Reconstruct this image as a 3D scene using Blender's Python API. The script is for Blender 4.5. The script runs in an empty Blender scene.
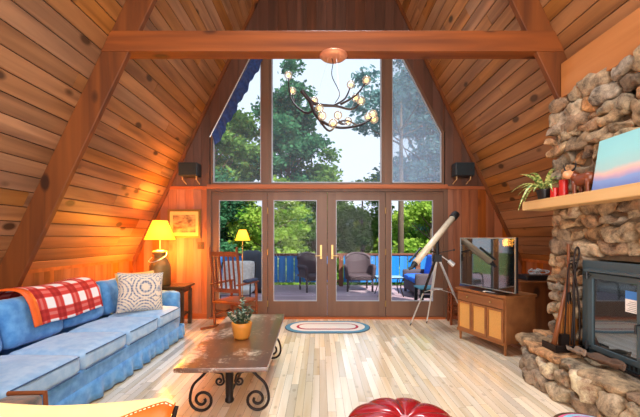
import bpy, math, random
import numpy as np
from mathutils import Vector, Matrix, Euler, noise
PI = math.pi
S = bpy.context.scene
COL = S.collection
rnd = random.Random(7)

# ------------------------------------------------------------------ camera, world, sun, lights, exposure
cam = bpy.data.cameras.new('camera'); cam.sensor_width = 36; cam.lens = 36*340/640
cam.shift_y = 29.5/640; cam.clip_start = .05; cam.clip_end = 300
co = bpy.data.objects.new('camera', cam); co.location = (0, 0, 1.33); co.rotation_euler = (PI/2, 0, 0)
COL.objects.link(co); S.camera = co
S.view_settings.view_transform = 'Standard'; S.view_settings.look = 'None'
S.view_settings.gamma = 1; S.view_settings.exposure = 0.78; S.view_settings.use_curve_mapping = False
S.cycles.max_bounces = 8; S.cycles.transparent_max_bounces = 16; S.cycles.caustics_reflective = False
S.cycles.caustics_refractive = False; S.cycles.sample_clamp_indirect = 6

w = bpy.data.worlds.new('sky'); S.world = w; w.use_nodes = True
nt = w.node_tree; bg = nt.nodes['Background']
tc = nt.nodes.new('ShaderNodeTexCoord'); sep = nt.nodes.new('ShaderNodeSeparateXYZ')
cr = nt.nodes.new('ShaderNodeValToRGB')
nt.links.new(tc.outputs['Generated'], sep.inputs[0]); nt.links.new(sep.outputs['Z'], cr.inputs[0])
nt.links.new(cr.outputs[0], bg.inputs[0])
cr.color_ramp.elements[0].position = .0; cr.color_ramp.elements[0].color = (.70, .80, .92, 1)
cr.color_ramp.elements[1].position = .8; cr.color_ramp.elements[1].color = (.62, .76, .95, 1)
bg.inputs[1].default_value = .84

def light(name, kind, loc, energy, color, size=.2, rot=None, size_y=None, **kw):
    L = bpy.data.lights.new(name, kind); L.energy = energy; L.color = color
    if kind == 'AREA':
        L.size = size
        if size_y: L.shape = 'RECTANGLE'; L.size_y = size_y
    elif kind == 'SUN': L.angle = size
    else: L.shadow_soft_size = size
    o = bpy.data.objects.new(name, L); o.location = loc
    if rot: o.rotation_euler = rot
    COL.objects.link(o); return o
light('sun', 'SUN', (0, -10, 20), 5.5, (1, .95, .85), .03, (math.radians(42), 0, math.radians(25)))
# fill lights added out of view to brighten the room
light('rear_fill_area', 'AREA', (.1, -2.9, 2.0), 200, (1, .98, .96), 4.2, (PI/2, 0, 0), 3.2)  # added fill panel; the rear wall behind it is solid
light('overhead_fill_area', 'AREA', (.3, 3.5, 5.6), 60, (.86, .94, 1), 1.4, (0, 0, 0), 2.0).data.spread = math.radians(95)  # added overhead fill, the roof has no skylight
light('rear_fill_point', 'POINT', (-1.0, -.3, 2.7), 42, (1, .90, .78), .25)  # added fill point without a fixture
light('rear_fill_point', 'POINT', (1.1, -.3, 2.7), 48, (1, .94, .86), .25)  # second added fill point, also bare
EXP = S.view_settings

# ------------------------------------------------------------------ helpers
def lin(h):
    h = h.lstrip('#'); v = [int(h[i:i+2], 16)/255 for i in (0, 2, 4)]
    return tuple(x/12.92 if x <= .04045 else ((x+.055)/1.055)**2.4 for x in v) + (1,)

class MB:
    def __init__(s): s.v = []; s.f = []; s.m = []
    def add(s, vs, fs, mi=0, M=None):
        n = len(s.v)
        s.v += [tuple(M @ Vector(p)) for p in vs] if M is not None else [tuple(p) for p in vs]
        s.f += [tuple(i+n for i in f) for f in fs]; s.m += [mi]*len(fs); return s
    def box(s, x0, x1, y0, y1, z0, z1, mi=0, M=None):
        vs = [(x, y, z) for x in (x0, x1) for y in (y0, y1) for z in (z0, z1)]
        return s.add(vs, [(0,1,3,2),(4,6,7,5),(0,4,5,1),(2,3,7,6),(0,2,6,4),(1,5,7,3)], mi, M)
    def prism(s, pts, d, mi=0, M=None):
        n = len(pts); d = Vector(d); a = [Vector(p) for p in pts]; b = [p+d for p in a]
        return s.add(a+b, [tuple(range(n))[::-1], tuple(range(n, 2*n))]+[(i, (i+1)%n, n+(i+1)%n, n+i) for i in range(n)], mi, M)
    def bar(s, a, b, wx, wy, mi=0, up=(0,0,1)):
        a = Vector(a); b = Vector(b); d = (b-a); L = d.length; d.normalize()
        up = Vector(up)
        if abs(d.dot(up)) > .98: up = Vector((0,1,0))
        x = d.cross(up).normalized(); y = x.cross(d)
        M = Matrix((( x.x,y.x,d.x,a.x),(x.y,y.y,d.y,a.y),(x.z,y.z,d.z,a.z),(0,0,0,1)))
        return s.box(-wx/2, wx/2, -wy/2, wy/2, 0, L, mi, M)
    def tube(s, pts, r, n=8, mi=0, caps=True):
        pts = [Vector(p) for p in pts]; k = len(pts)
        rr = r if isinstance(r, (list, tuple)) else [r]*k
        vs = []; t0 = (pts[1]-pts[0]).normalized(); u = t0.orthogonal().normalized()
        for i, p in enumerate(pts):
            t = (pts[min(i+1, k-1)]-pts[max(i-1, 0)]).normalized()
            u = (u-t*u.dot(t)).normalized(); w_ = t.cross(u)
            for j in range(n):
                a = 2*PI*j/n; vs.append(p+(u*math.cos(a)+w_*math.sin(a))*rr[i])
        fs = [(i*n+j, i*n+(j+1)%n, (i+1)*n+(j+1)%n, (i+1)*n+j) for i in range(k-1) for j in range(n)]
        if caps: fs += [tuple(range(n))[::-1], tuple(range((k-1)*n, k*n))]
        return s.add(vs, fs, mi)
    def lathe(s, prof, n=24, mi=0, M=None):
        k = len(prof); vs = [(r*math.cos(2*PI*j/n), r*math.sin(2*PI*j/n), z) for r, z in prof for j in range(n)]
        fs = [(i*n+j, i*n+(j+1)%n, (i+1)*n+(j+1)%n, (i+1)*n+j) for i in range(k-1) for j in range(n)]
        fs += [tuple(range(n))[::-1], tuple(range((k-1)*n, k*n))]
        return s.add(vs, fs, mi, M)
    def sphere(s, c, r, n=12, mi=0, sz=1):
        prof = [(max(1e-4, r*math.sin(PI*i/n)), -r*sz*math.cos(PI*i/n)) for i in range(n+1)]
        return s.lathe(prof, n*2, mi, Matrix.Translation(c))
    def rbox(s, c, h, r, n=6, fn=None, mi=0, M=None):
        """rounded box: centre, half sizes, corner radius; fn warps each point"""
        vs = []; fs = []; idx = {}
        def g(i, j, k):
            key = (i, j, k)
            if key not in idx:
                p = Vector((h[0]*(2*i/n-1), h[1]*(2*j/n-1), h[2]*(2*k/n-1)))
                q = Vector([max(-(h[a]-r), min(h[a]-r, p[a])) for a in range(3)])
                d = p-q; p = q+(d.normalized()*r if d.length > 1e-9 else d)
                if fn: p = fn(p)
                idx[key] = len(vs); vs.append(p+Vector(c))
            return idx[key]
        for a in range(n):
            for b in range(n):
                fs += [(g(a,b,0), g(a,b+1,0), g(a+1,b+1,0), g(a+1,b,0)), (g(a,b,n), g(a+1,b,n), g(a+1,b+1,n), g(a,b+1,n)),
                       (g(a,0,b), g(a+1,0,b), g(a+1,0,b+1), g(a,0,b+1)), (g(a,n,b), g(a,n,b+1), g(a+1,n,b+1), g(a+1,n,b)),
                       (g(0,a,b), g(0,a,b+1), g(0,a+1,b+1), g(0,a+1,b)), (g(n,a,b), g(n,a+1,b), g(n,a+1,b+1), g(n,a,b+1))]
        return s.add(vs, fs, mi, M)
    def build(s, name, mat, parent=None, smooth=False, bevel=0, seg=2, solid=0, kind=None, uv=None):
        me = bpy.data.meshes.new(name); me.from_pydata(s.v, [], s.f)
        for m in (mat if isinstance(mat, (list, tuple)) else [mat]): me.materials.append(m)
        if any(s.m): me.polygons.foreach_set('material_index', s.m)
        if smooth: me.polygons.foreach_set('use_smooth', [True]*len(s.f))
        if uv is not None:
            l = me.uv_layers.new(name='UVMap')
            for i, lp in enumerate(me.loops): l.data[i].uv = uv[lp.vertex_index]
        me.update()
        o = bpy.data.objects.new(name, me); COL.objects.link(o)
        if parent: o.parent = parent
        if kind: o['kind'] = kind
        if solid:
            md = o.modifiers.new('thickness', 'SOLIDIFY'); md.thickness = solid; md.offset = 0
        if bevel:
            md = o.modifiers.new('bevel', 'BEVEL'); md.width = bevel; md.segments = seg; md.limit_method = 'ANGLE'
        return o
def thing(name, label, cat, loc=(0,0,0), rotz=0, group=None):
    o = bpy.data.objects.new(name, None); o.empty_display_size = .1; COL.objects.link(o)
    o.location = loc; o.rotation_euler = (0, 0, rotz)
    return tag(o, label, cat, group)
def tag(o, label, cat, group=None):
    o['label'] = label; o['category'] = cat
    if group: o['group'] = group
    return o
def P(px, py, d): return Vector(((px-320)*d/340, d, 1.33-(py-238)*d/340))
def smoothpath(pts, n=6):
    pts = [Vector(p) for p in pts]; out = []
    for i in range(len(pts)-1):
        p0 = pts[max(i-1, 0)]; p1 = pts[i]; p2 = pts[i+1]; p3 = pts[min(i+2, len(pts)-1)]
        for k in range(n):
            t = k/n
            out.append(.5*((2*p1)+(p2-p0)*t+(2*p0-5*p1+4*p2-p3)*t*t+(3*p1-p0-3*p2+p3)*t**3))
    return out+[pts[-1]]

# ------------------------------------------------------------------ materials
def newmat(name):
    m = bpy.data.materials.new(name); m.use_nodes = True
    return m, m.node_tree, m.node_tree.nodes['Principled BSDF']
def N(nt, t, **kw):
    n = nt.nodes.new(t)
    for k, v in kw.items(): setattr(n, k, v)
    return n
def plain(name, c, rough=.6, metal=0, spec=.5, emit=0, ecol=None, coat=0, noise_amt=.12, nscale=20, bump=0, ior=None, trans=0):
    m, nt, b = newmat(name); c = lin(c) if isinstance(c, str) else c
    b.inputs['Roughness'].default_value = rough; b.inputs['Metallic'].default_value = metal
    b.inputs['Specular IOR Level'].default_value = spec; b.inputs['Coat Weight'].default_value = coat
    if ior: b.inputs['IOR'].default_value = ior
    if trans: b.inputs['Transmission Weight'].default_value = trans
    if emit:
        b.inputs['Emission Color'].default_value = lin(ecol) if ecol else c; b.inputs['Emission Strength'].default_value = emit
    tcn = N(nt, 'ShaderNodeTexCoord'); no = N(nt, 'ShaderNodeTexNoise'); no.inputs['Scale'].default_value = nscale
    no.inputs['Detail'].default_value = 4
    nt.links.new(tcn.outputs['Object'], no.inputs['Vector'])
    mx = N(nt, 'ShaderNodeMix', data_type='RGBA'); nt.links.new(no.outputs['Fac'], mx.inputs['Factor'])
    mx.inputs['A'].default_value = tuple(min(1, x*(1-noise_amt)) for x in c[:3])+(1,)
    mx.inputs['B'].default_value = tuple(min(1, x*(1+noise_amt)) for x in c[:3])+(1,)
    nt.links.new(mx.outputs['Result'], b.inputs['Base Color'])
    if bump:
        bp = N(nt, 'ShaderNodeBump'); bp.inputs['Strength'].default_value = bump; bp.inputs['Distance'].default_value = .01
        nt.links.new(no.outputs['Fac'], bp.inputs['Height']); nt.links.new(bp.outputs[0], b.inputs['Normal'])
    return m
def wood(name, a, b_, axis='y', s=9, rough=.55, var=.5, knots=.6, coat=0, spec=.4, hue=None, kscale=2.2, streak=.5):
    m, nt, b = newmat(name); L = nt.links.new
    tcn = N(nt, 'ShaderNodeTexCoord'); geo = N(nt, 'ShaderNodeNewGeometry')
    mul = N(nt, 'ShaderNodeMath', operation='MULTIPLY'); mul.inputs[1].default_value = 37.0
    L(geo.outputs['Random Per Island'], mul.inputs[0])
    add = N(nt, 'ShaderNodeVectorMath', operation='ADD'); L(tcn.outputs['Object'], add.inputs[0]); L(mul.outputs[0], add.inputs[1])
    mp = N(nt, 'ShaderNodeMapping'); sc = [1, 1, 1]; sc['xyz'.index(axis)] = .07
    mp.inputs['Scale'].default_value = sc; L(add.outputs[0], mp.inputs['Vector'])
    no = N(nt, 'ShaderNodeTexNoise'); no.inputs['Scale'].default_value = s; no.inputs['Detail'].default_value = 6
    no.inputs['Distortion'].default_value = .6; L(mp.outputs[0], no.inputs['Vector'])
    rp = N(nt, 'ShaderNodeValToRGB'); rp.color_ramp.elements[0].position = .5-streak*.4; rp.color_ramp.elements[1].position = .5+streak*.4
    rp.color_ramp.elements[0].color = lin(b_); rp.color_ramp.elements[1].color = lin(a); L(no.outputs['Fac'], rp.inputs[0])
    # every board its own tone
    hs = N(nt, 'ShaderNodeHueSaturation'); mr = N(nt, 'ShaderNodeMapRange')
    mr.inputs['To Min'].default_value = 1-var/2; mr.inputs['To Max'].default_value = 1+var/2
    L(geo.outputs['Random Per Island'], mr.inputs['Value']); L(mr.outputs[0], hs.inputs['Value'])
    fr = N(nt, 'ShaderNodeMath', operation='FRACT'); L(mul.outputs[0], fr.inputs[0])
    mr2 = N(nt, 'ShaderNodeMapRange'); mr2.inputs['To Min'].default_value = 1-var*.5; mr2.inputs['To Max'].default_value = 1+var*.3
    L(fr.outputs[0], mr2.inputs['Value']); L(mr2.outputs[0], hs.inputs['Saturation']); L(rp.outputs[0], hs.inputs['Color'])
    col = hs.outputs[0]
    if knots:
        mp2 = N(nt, 'ShaderNodeMapping'); sc = [1, 1, 1]; sc['xyz'.index(axis)] = .55
        mp2.inputs['Scale'].default_value = sc; L(add.outputs[0], mp2.inputs['Vector'])
        vo = N(nt, 'ShaderNodeTexVoronoi'); vo.inputs['Scale'].default_value = kscale; L(mp2.outputs[0], vo.inputs['Vector'])
        kr = N(nt, 'ShaderNodeValToRGB'); kr.color_ramp.elements[0].position = .10; kr.color_ramp.elements[1].position = .17
        kr.color_ramp.elements[0].color = (knots,)*3+(1,); kr.color_ramp.elements[1].color = (0, 0, 0, 1)
        L(vo.outputs['Distance'], kr.inputs[0])
        mx = N(nt, 'ShaderNodeMix', data_type='RGBA'); L(kr.outputs[0], mx.inputs['Factor']); L(col, mx.inputs['A'])
        mx.inputs['B'].default_value = tuple(x*.25 for x in lin(b_)[:3])+(1,); col = mx.outputs['Result']
    L(col, b.inputs['Base Color'])
    b.inputs['Roughness'].default_value = rough; b.inputs['Specular IOR Level'].default_value = spec; b.inputs['Coat Weight'].default_value = coat
    b.inputs['Coat Roughness'].default_value = .15
    return m
M = {}
M['roof'] = wood('knotty pine roof boards', '#B8804E', '#7E5230', 'y', var=.30, knots=.9, rough=.5, kscale=3.6)
M['rafter'] = wood('stained rafter', '#84481C', '#5A2E12', 'z', var=0, knots=.9, kscale=3)
M['beam'] = wood('stained tie beam', '#96501E', '#683414', 'x', var=0, knots=.8, kscale=3)
M['header'] = wood('pale pine board', '#CC8A50', '#AC6A34', 'y', var=0, knots=.9, kscale=2.6, s=6)
M['panel'] = wood('vertical cedar panelling', '#AC6030', '#7A3E1A', 'z', var=.35, knots=.4, kscale=3)
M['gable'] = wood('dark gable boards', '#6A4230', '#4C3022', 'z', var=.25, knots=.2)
M['trim'] = wood('orange stained trim', '#B8622C', '#8C4418', 'x', var=.1, knots=0)
M['frame'] = wood('brown stained door frame', '#745440', '#624434', 'z', var=.06, knots=0, s=5, rough=.45)
M['floor'] = wood('varnished maple floor', '#F8EAD2', '#DEC49C', 'y', var=.42, knots=.3, kscale=9, rough=.14, coat=1.0, spec=.7, s=8)
M['dark'] = plain('dark gap', '#1b120c', .9)
M['deck'] = wood('weathered deck boards', '#AC949C', '#846E7A', 'x', var=.2, knots=0, rough=.7)
M['rail'] = wood('stained railing timber', '#7A4A38', '#5A3226', 'x', var=.1, knots=0)
M['blue_board'] = wood('blue painted boards', '#1A7CC8', '#1062A8', 'z', var=.12, knots=0)
M['bead'] = plain('white glazing bead', '#A8ACB4', .4)
M['brass'] = plain('brass', '#C0A068', .4, .9)
M['iron'] = plain('black wrought iron', '#2A211E', .45, .6)
M['black'] = plain('black plastic', '#15171A', .4)
M['steel'] = plain('brushed steel', '#D4D6D8', .35, .6)
M['mortar'] = plain('grey mortar', '#7A6A56', .95, nscale=30, noise_amt=.3, bump=.6)
def stone():
    m, nt, b = newmat('field stone'); L = nt.links.new
    geo = N(nt, 'ShaderNodeNewGeometry'); rp = N(nt, 'ShaderNodeValToRGB'); e = rp.color_ramp.elements
    cs = ['#84725E', '#AE987C', '#827C74', '#B88E66', '#A49C92', '#74604E', '#CCC0AC', '#968A78']
    e[0].color = lin(cs[0]); e[0].position = 0; e[1].color = lin(cs[-1]); e[1].position = 1
    for i, c in enumerate(cs[1:-1]):
        n = e.new((i+1)/(len(cs)-1)); n.color = lin(c)
    L(geo.outputs['Random Per Island'], rp.inputs[0])
    tcn = N(nt, 'ShaderNodeTexCoord'); no = N(nt, 'ShaderNodeTexNoise'); no.inputs['Scale'].default_value = 10; no.inputs['Detail'].default_value = 10
    no.inputs['Roughness'].default_value = .78; L(tcn.outputs['Object'], no.inputs['Vector'])
    r2 = N(nt, 'ShaderNodeValToRGB'); r2.color_ramp.elements[0].position = .36; r2.color_ramp.elements[1].position = .62
    r2.color_ramp.elements[0].color = lin('#46382C'); r2.color_ramp.elements[1].color = lin('#F8EEDC'); L(no.outputs['Fac'], r2.inputs[0])
    mx = N(nt, 'ShaderNodeMix', data_type='RGBA', blend_type='OVERLAY'); mx.inputs['Factor'].default_value = .85
    L(rp.outputs[0], mx.inputs['A']); L(r2.outputs[0], mx.inputs['B']); L(mx.outputs['Result'], b.inputs['Base Color'])
    bp = N(nt, 'ShaderNodeBump'); bp.inputs['Strength'].default_value = 1.0; bp.inputs['Distance'].default_value = .03
    L(no.outputs['Fac'], bp.inputs['Height']); L(bp.outputs[0], b.inputs['Normal']); b.inputs['Roughness'].default_value = .85
    return m
M['stone'] = stone()
def glass(name, haze=0, tint=(1,1,1,1), gloss=.12, hcol=(.75,.85,1,1)):
    m = bpy.data.materials.new(name); m.use_nodes = True; nt = m.node_tree; L = nt.links.new
    for n in list(nt.nodes):
        if n.type == 'BSDF_PRINCIPLED': nt.nodes.remove(n)
    out = [n for n in nt.nodes if n.type == 'OUTPUT_MATERIAL'][0]
    tr = N(nt, 'ShaderNodeBsdfTransparent'); tr.inputs[0].default_value = tint
    gl = N(nt, 'ShaderNodeBsdfGlossy'); gl.inputs['Roughness'].default_value = .03
    lw = N(nt, 'ShaderNodeLayerWeight'); lw.inputs[0].default_value = gloss
    mx = N(nt, 'ShaderNodeMixShader'); L(lw.outputs['Fresnel'], mx.inputs[0]); L(tr.outputs[0], mx.inputs[1]); L(gl.outputs[0], mx.inputs[2])
    last = mx
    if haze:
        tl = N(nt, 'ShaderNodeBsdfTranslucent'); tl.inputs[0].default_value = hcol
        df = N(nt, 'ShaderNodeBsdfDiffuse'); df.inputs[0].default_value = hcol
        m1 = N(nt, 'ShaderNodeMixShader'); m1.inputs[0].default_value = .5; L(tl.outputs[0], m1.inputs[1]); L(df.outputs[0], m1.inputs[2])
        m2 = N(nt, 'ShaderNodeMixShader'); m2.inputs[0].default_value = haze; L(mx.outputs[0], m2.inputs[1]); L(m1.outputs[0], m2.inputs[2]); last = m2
    L(last.outputs[0], out.inputs[0]); return m
M['glass'] = glass('door glass')
M['window_glass'] = glass('window glass', .05)  # faint bluish reflection veil mixed in as colour
M['painted_haze_glass'] = glass('window glass with painted reflection haze', .28, hcol=(.62,.78,1,1))  # stronger blue veil of reflections painted into the pane

# ------------------------------------------------------------------ the room: an A-frame, centre line x = XC
XC, HW, SL, YG, YB = .12, 3.676, 2.1, 5.6, -3.2      # floor half width, slope, gable wall, rear wall
def hw(z): return HW-z/SL
APEX = HW*SL
def zroof(x): return (HW-abs(x-XC))*SL

# floor
f = MB(); y = 0
bw = .064; x = XC-3.9
r = random.Random(3)
while x < XC+3.9:
    y = YB-r.random()
    while y < YG+.1:
        L_ = r.uniform(.35, 1.4); y1 = min(y+L_, YG+.12)
        f.add([(x+.0008, y+.0008, 0), (x+bw-.0008, y+.0008, 0), (x+bw-.0008, y1-.0008, 0), (x+.0008, y1-.0008, 0)], [(0,1,2,3)])
        y = y1
    x += bw
fo = f.build('floor', M['floor'], kind='structure')
MB().box(XC-3.9, XC+3.9, YB-.2, YG+.15, -.12, -.002).build('floor', M['dark'], fo)
# sloping roof boards, each side one object, plus outer shell
ang = math.atan(SL); nL = Vector((math.sin(ang), 0, -math.cos(ang)))   # inward normal of left slope
for side, nm in ((-1, 'left'), (1, 'right')):
    r = random.Random(11+side); mb = MB(); B = .150; tlen = math.hypot(HW, APEX); t = 0
    tx, tz = -side*math.cos(ang), math.sin(ang); nx, nz = -side*math.sin(ang), -math.cos(ang)
    while t < tlen:
        t1 = min(t+B-.0055, tlen); y = YB-r.random()*2
        while y < YG:
            y1 = min(y+r.uniform(1.6, 4.2), YG+.02); g = .003
            y0c = max(y, YB)
            if y1 > y0c+.05:
                def pt(tt, yy, dd): return (XC+side*HW+tx*tt+nx*dd, yy, tz*tt+nz*dd)
                jit = r.uniform(0, .0025); c = .006
                # board with chamfered long edges
                vs = [pt(t, y0c, 0), pt(t, y0c, jit), pt(t+c, y0c, .008+jit), pt(t1-c, y0c, .008+jit), pt(t1, y0c, jit), pt(t1, y0c, 0)]
                vs += [(v[0], y1-g, v[2]) for v in vs]
                mb.add(vs, [(i, i+1, i+7, i+6) for i in range(5)]+[(0,1,2,3,4,5)[::-1], (6,7,8,9,10,11)])
            y = y1
        t += B
    o = mb.build('ceiling', M['roof'], kind='structure')
    sh = MB(); a = Vector((XC+side*(HW+.02), YB-.2, -.12*0)); 
    p = [(XC+side*HW, 0), (XC, APEX), (XC, APEX+.35), (XC+side*(HW+.16), 0)]
    sh.prism([(q[0], YB-.2, q[1]) for q in p], (0, YG-YB+.75, 0)); sh.build('ceiling', M['dark'], o)
# knee walls with board-and-trim
for side, nm in ((-1, 'left'), (1, 'right')):
    mb = MB(); xk = XC+side*3.2; y = YB
    while y < YG-.01:
        y1 = min(y+.14, YG); mb.box(min(xk, xk+side*.02), max(xk, xk+side*.02), y+.0015, y1-.0015, 0, .96); y = y1
    o = mb.build('wall_'+nm, M['panel'], kind='structure')
    MB().box(min(xk-side*.012, xk+side*.03), max(xk-side*.012, xk+side*.03), YB, YG, .955, .995).build('trim_'+nm, M['trim'], o)
# gable wall boards
WX0, WX1 = -1.80, 2.04; ZD, ZW = 2.14, 2.205; ZTOP = 4.56
def wtop(x):   # top of the glazed trapezoid
    return min(ZTOP, 3.07+(min(x-WX0, WX1-x))*1.95)
mb = MB(); mg = MB(); x = XC-3.5; r = random.Random(5)
def slab(m, x0, x1, za0, za1, zb0, zb1, y0=YG, th=.03):
    m.prism([(x0, y0, za0), (x1, y0, zb0), (x1, y0, zb1), (x0, y0, za1)], (0, th, 0))
edges = [WX0-.05]
xs = []
x = WX0-.02
while x > XC-3.6: xs.append((x-.135, x)); x -= .135
x = WX1+.02
while x < XC+3.6: xs.append((x, x+.135)); x += .135
for a, b_ in xs:
    a += .0015; b_ -= .0015; za, zb = max(zroof(a), .3), max(zroof(b_), .3)
    slab(mb, a, b_, 0, min(za, 2.16), 0, min(zb, 2.16))
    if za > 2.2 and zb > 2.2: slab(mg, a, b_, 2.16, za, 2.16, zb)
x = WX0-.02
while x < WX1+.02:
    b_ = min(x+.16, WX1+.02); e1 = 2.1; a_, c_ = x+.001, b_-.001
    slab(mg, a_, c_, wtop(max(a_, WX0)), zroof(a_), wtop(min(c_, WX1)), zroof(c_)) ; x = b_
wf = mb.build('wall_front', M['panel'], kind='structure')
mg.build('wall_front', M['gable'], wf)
# outer skin so that no light leaks between the boards
sk = MB()
sk.prism([(XC-HW, YG+.031, 0), (WX0-.02, YG+.031, 0), (WX0-.02, YG+.031, zroof(WX0-.02))], (0, .06, 0))
sk.prism([(XC+HW, YG+.031, 0), (WX1+.02, YG+.031, 0), (WX1+.02, YG+.031, zroof(WX1+.02))], (0, .06, 0))
sk.prism([(WX0-.02, YG+.031, wtop(WX0)), (-1.036, YG+.031, ZTOP), (1.276, YG+.031, ZTOP), (WX1+.02, YG+.031, wtop(WX1)), (WX1+.02, YG+.031, zroof(WX1+.02)), (XC, YG+.031, APEX), (WX0-.02, YG+.031, zroof(WX0-.02))], (0, .06, 0))
sk.build('wall_front', M['dark'], wf)
# trims of the gable
t = MB()
t.box(XC-2.72, WX0-.02, YG-.02, YG, 2.13, 2.18); t.box(WX1+.02, XC+2.72, YG-.02, YG, 2.13, 2.18)
t.build('trim_1', M['trim'], kind='structure')
for side in (-1, 1):
    q = MB(); dx = .03
    q.prism([(XC+side*(HW-.0), YG-.025, 0), (XC+side*(HW-.07), YG-.025, 0), (XC+side*.01, YG-.025, APEX-.14), (XC+side*.01, YG-.025, APEX)], (0, .025, 0))
    q.build('trim_%d' % (3+side), M['rafter'], kind='structure')
t = MB(); t.box(XC-3.3, WX0-.06, YG-.015, YG, 0, .09); t.box(WX1+.06, XC+3.3, YG-.015, YG, 0, .09)
t.build('baseboard_front', M['trim'], kind='structure')
# rear wall
mb = MB(); x = XC-3.6
while x < XC+3.6:
    a, b_ = x+.0015, x+.1985; slab(mb, a, b_, 0, max(zroof(a), .02), 0, max(zroof(b_), .02), YB-.03); x += .2
mb.build('wall_back', M['panel'], kind='structure')
MB().prism([(XC-HW-.1, YB-.05, 0), (XC+HW+.1, YB-.05, 0), (XC, YB-.05, APEX+.2)], (0, -.05, 0)).build('wall_back', M['dark'], kind='structure')

# tall fixed glazing above the doors
def frame_poly(m, pts, wdt, y0, y1, mi=0):
    n = len(pts); c = Vector((sum(p[0] for p in pts)/n, sum(p[1] for p in pts)/n))
    ins = []
    for i in range(n):
        p0, p1, p2 = Vector(pts[i-1]), Vector(pts[i]), Vector(pts[(i+1) % n])
        d1 = (p1-p0).normalized(); d2 = (p2-p1).normalized()
        n1 = Vector((-d1.y, d1.x)); n2 = Vector((-d2.y, d2.x)); bis = (n1+n2).normalized()
        ins.append(p1+bis*(wdt/max(.2, bis.dot(n1))))
    for i in range(n):
        j = (i+1) % n
        m.prism([(pts[i][0], y0, pts[i][1]), (pts[j][0], y0, pts[j][1]), (ins[j][0], y0, ins[j][1]), (ins[i][0], y0, ins[i][1])], (0, y1-y0, 0), mi)
    return [(p[0], p[1]) for p in ins]
m1, m2 = -.885, 1.10      # mullion centres
polys = [[(WX0, ZW), (m1-.05, ZW), (m1-.05, ZTOP), (-1.036, ZTOP), (WX0, 3.07)],
         [(m1+.05, ZW), (m2-.05, ZW), (m2-.05, ZTOP), (m1+.05, ZTOP)],
         [(m2+.05, ZW), (WX1, ZW), (WX1, 3.07), (1.276, ZTOP), (m2+.05, ZTOP)]]
for i, pl in enumerate(polys):
    a = MB(); inner = frame_poly(a, pl, .035, YG-.01, YG+.08)
    wo = a.build('window_%d' % (i+1), M['frame'], kind='structure')
    b = MB(); inn = frame_poly(b, inner, .018, YG+.015, YG+.05); b.build('window_bead', M['bead'], wo)
    g = MB(); g.prism([(p[0], YG+.035, p[1]) for p in inner], (0, .006, 0))
    g.build('window_pane', M['painted_haze_glass'] if i == 2 else M['window_glass'], wo)
t = MB()
for mx_ in (m1, m2): t.box(mx_-.05, mx_+.05, YG-.03, YG+.08, ZW-.02, ZTOP+.1)
t.build('trim_5', M['frame'], kind='structure')
MB().box(WX0-.05, WX1+.05, YG-.05, YG+.09, ZD-.005, ZW).build('trim_6', M['trim'], kind='structure', bevel=.005)
# door frame posts and the four glazed doors
t = MB(); t.box(WX0-.06, WX0+.01, YG-.02, YG+.1, 0, ZD); t.box(WX1-.01, WX1+.06, YG-.02, YG+.1, 0, ZD)
t.box(WX0, WX1, YG-.01, YG+.1, ZD-.045, ZD); t.build('trim_7', M['frame'], kind='structure')
MB().box(WX0-.02, WX1+.02, YG-.04, YG+.14, 0, .03).build('trim_8', M['trim'], kind='structure')
X = lambda px: (px-320)*YG/340
Z = lambda py: 1.33-(py-238)*YG/340
seams = [X(210.8), X(267.7), X(327.3), X(385.6), X(443.6)]
panes = [(X(219), X(262.2)), (X(273.5), X(316.8)), (X(336), X(379.3)), (X(391.2), X(433))]
for i in range(4):
    x0, x1 = seams[i]+.004, seams[i+1]-.004; p0, p1 = panes[i]; zb, zt = Z(301.2), Z(200.2)
    a = MB(); y0, y1 = YG+.005, YG+.055
    a.box(x0, p0, y0, y1, .035, ZD-.05); a.box(p1, x1, y0, y1, .035, ZD-.05)
    a.box(p0, p1, y0, y1, .035, zb); a.box(p0, p1, y0, y1, zt, ZD-.05)
    d = a.build('door_%d' % (i+1), M['frame'], kind='structure')
    b = MB(); frame_poly(b, [(p0, zb), (p1, zb), (p1, zt), (p0, zt)], .009, y0-.008, y0+.03); b.build('door_bead', M['bead'], d)
    MB().box(p0, p1, y0+.02, y0+.026, zb, zt).build('door_pane', M['glass'], d)
    if i in (1, 2):
        hx = X(321) if i == 1 else X(332.3)
        h = MB(); h.box(hx-.017, hx+.017, y0-.006, y0, Z(259), Z(245)); h.tube([(hx, y0, 1.04), (hx, y0-.05, 1.04)], .011, 8)
        sgn = -1 if i == 1 else 1
        h.tube([(hx, y0-.05, 1.04), (hx+sgn*.04, y0-.052, 1.04), (hx+sgn*.1, y0-.05, 1.035)], .009, 8)
        h.build('door_handle', M['brass'], d, bevel=.002)
    if i in (0, 2):
        for zz in (.25, 1.1, 1.78):
            MB().tube([(x1+.004, y0-.008, zz-.05), (x1+.004, y0-.008, zz+.05)], .01, 8).build('door_hinge', M['brass'], d)

# rafters, tie beam and fireplace header board
Y1 = 3.22
for side in (-1, 1):
    q = MB(); pts = []
    for z in (0, 6.9): pts.append((XC+side*(hw(z)-.012), Y1, z))
    for z in (6.9, 0): pts.append((XC+side*(hw(z)-.30), Y1, z))
    pts[2] = (XC+side*.005, Y1, 6.9); pts[3] = (XC+side*(hw(0)-.31), Y1, 0)
    pts = [(XC+side*(hw(0)-.01), Y1, 0), (XC+side*(hw(6.8)-.01), Y1, 6.8), (XC+side*max(.005, hw(6.8)-.27), Y1, 6.8), (XC+side*(hw(0)-.27), Y1, 0)]
    q.prism(pts, (0, .055, 0)); q.build('rafter', M['rafter'], kind='structure', bevel=.006)
q = MB(); q.prism([(XC-hw(3.095)+.01, Y1-.01, 3.095), (XC+hw(3.095)-.01, Y1-.01, 3.095), (XC+hw(3.29)-.01, Y1-.01, 3.29), (XC-hw(3.29)+.01, Y1-.01, 3.29)], (0, .15, 0))
q.build('ceiling_beam', M['beam'], kind='structure', bevel=.006)
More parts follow.
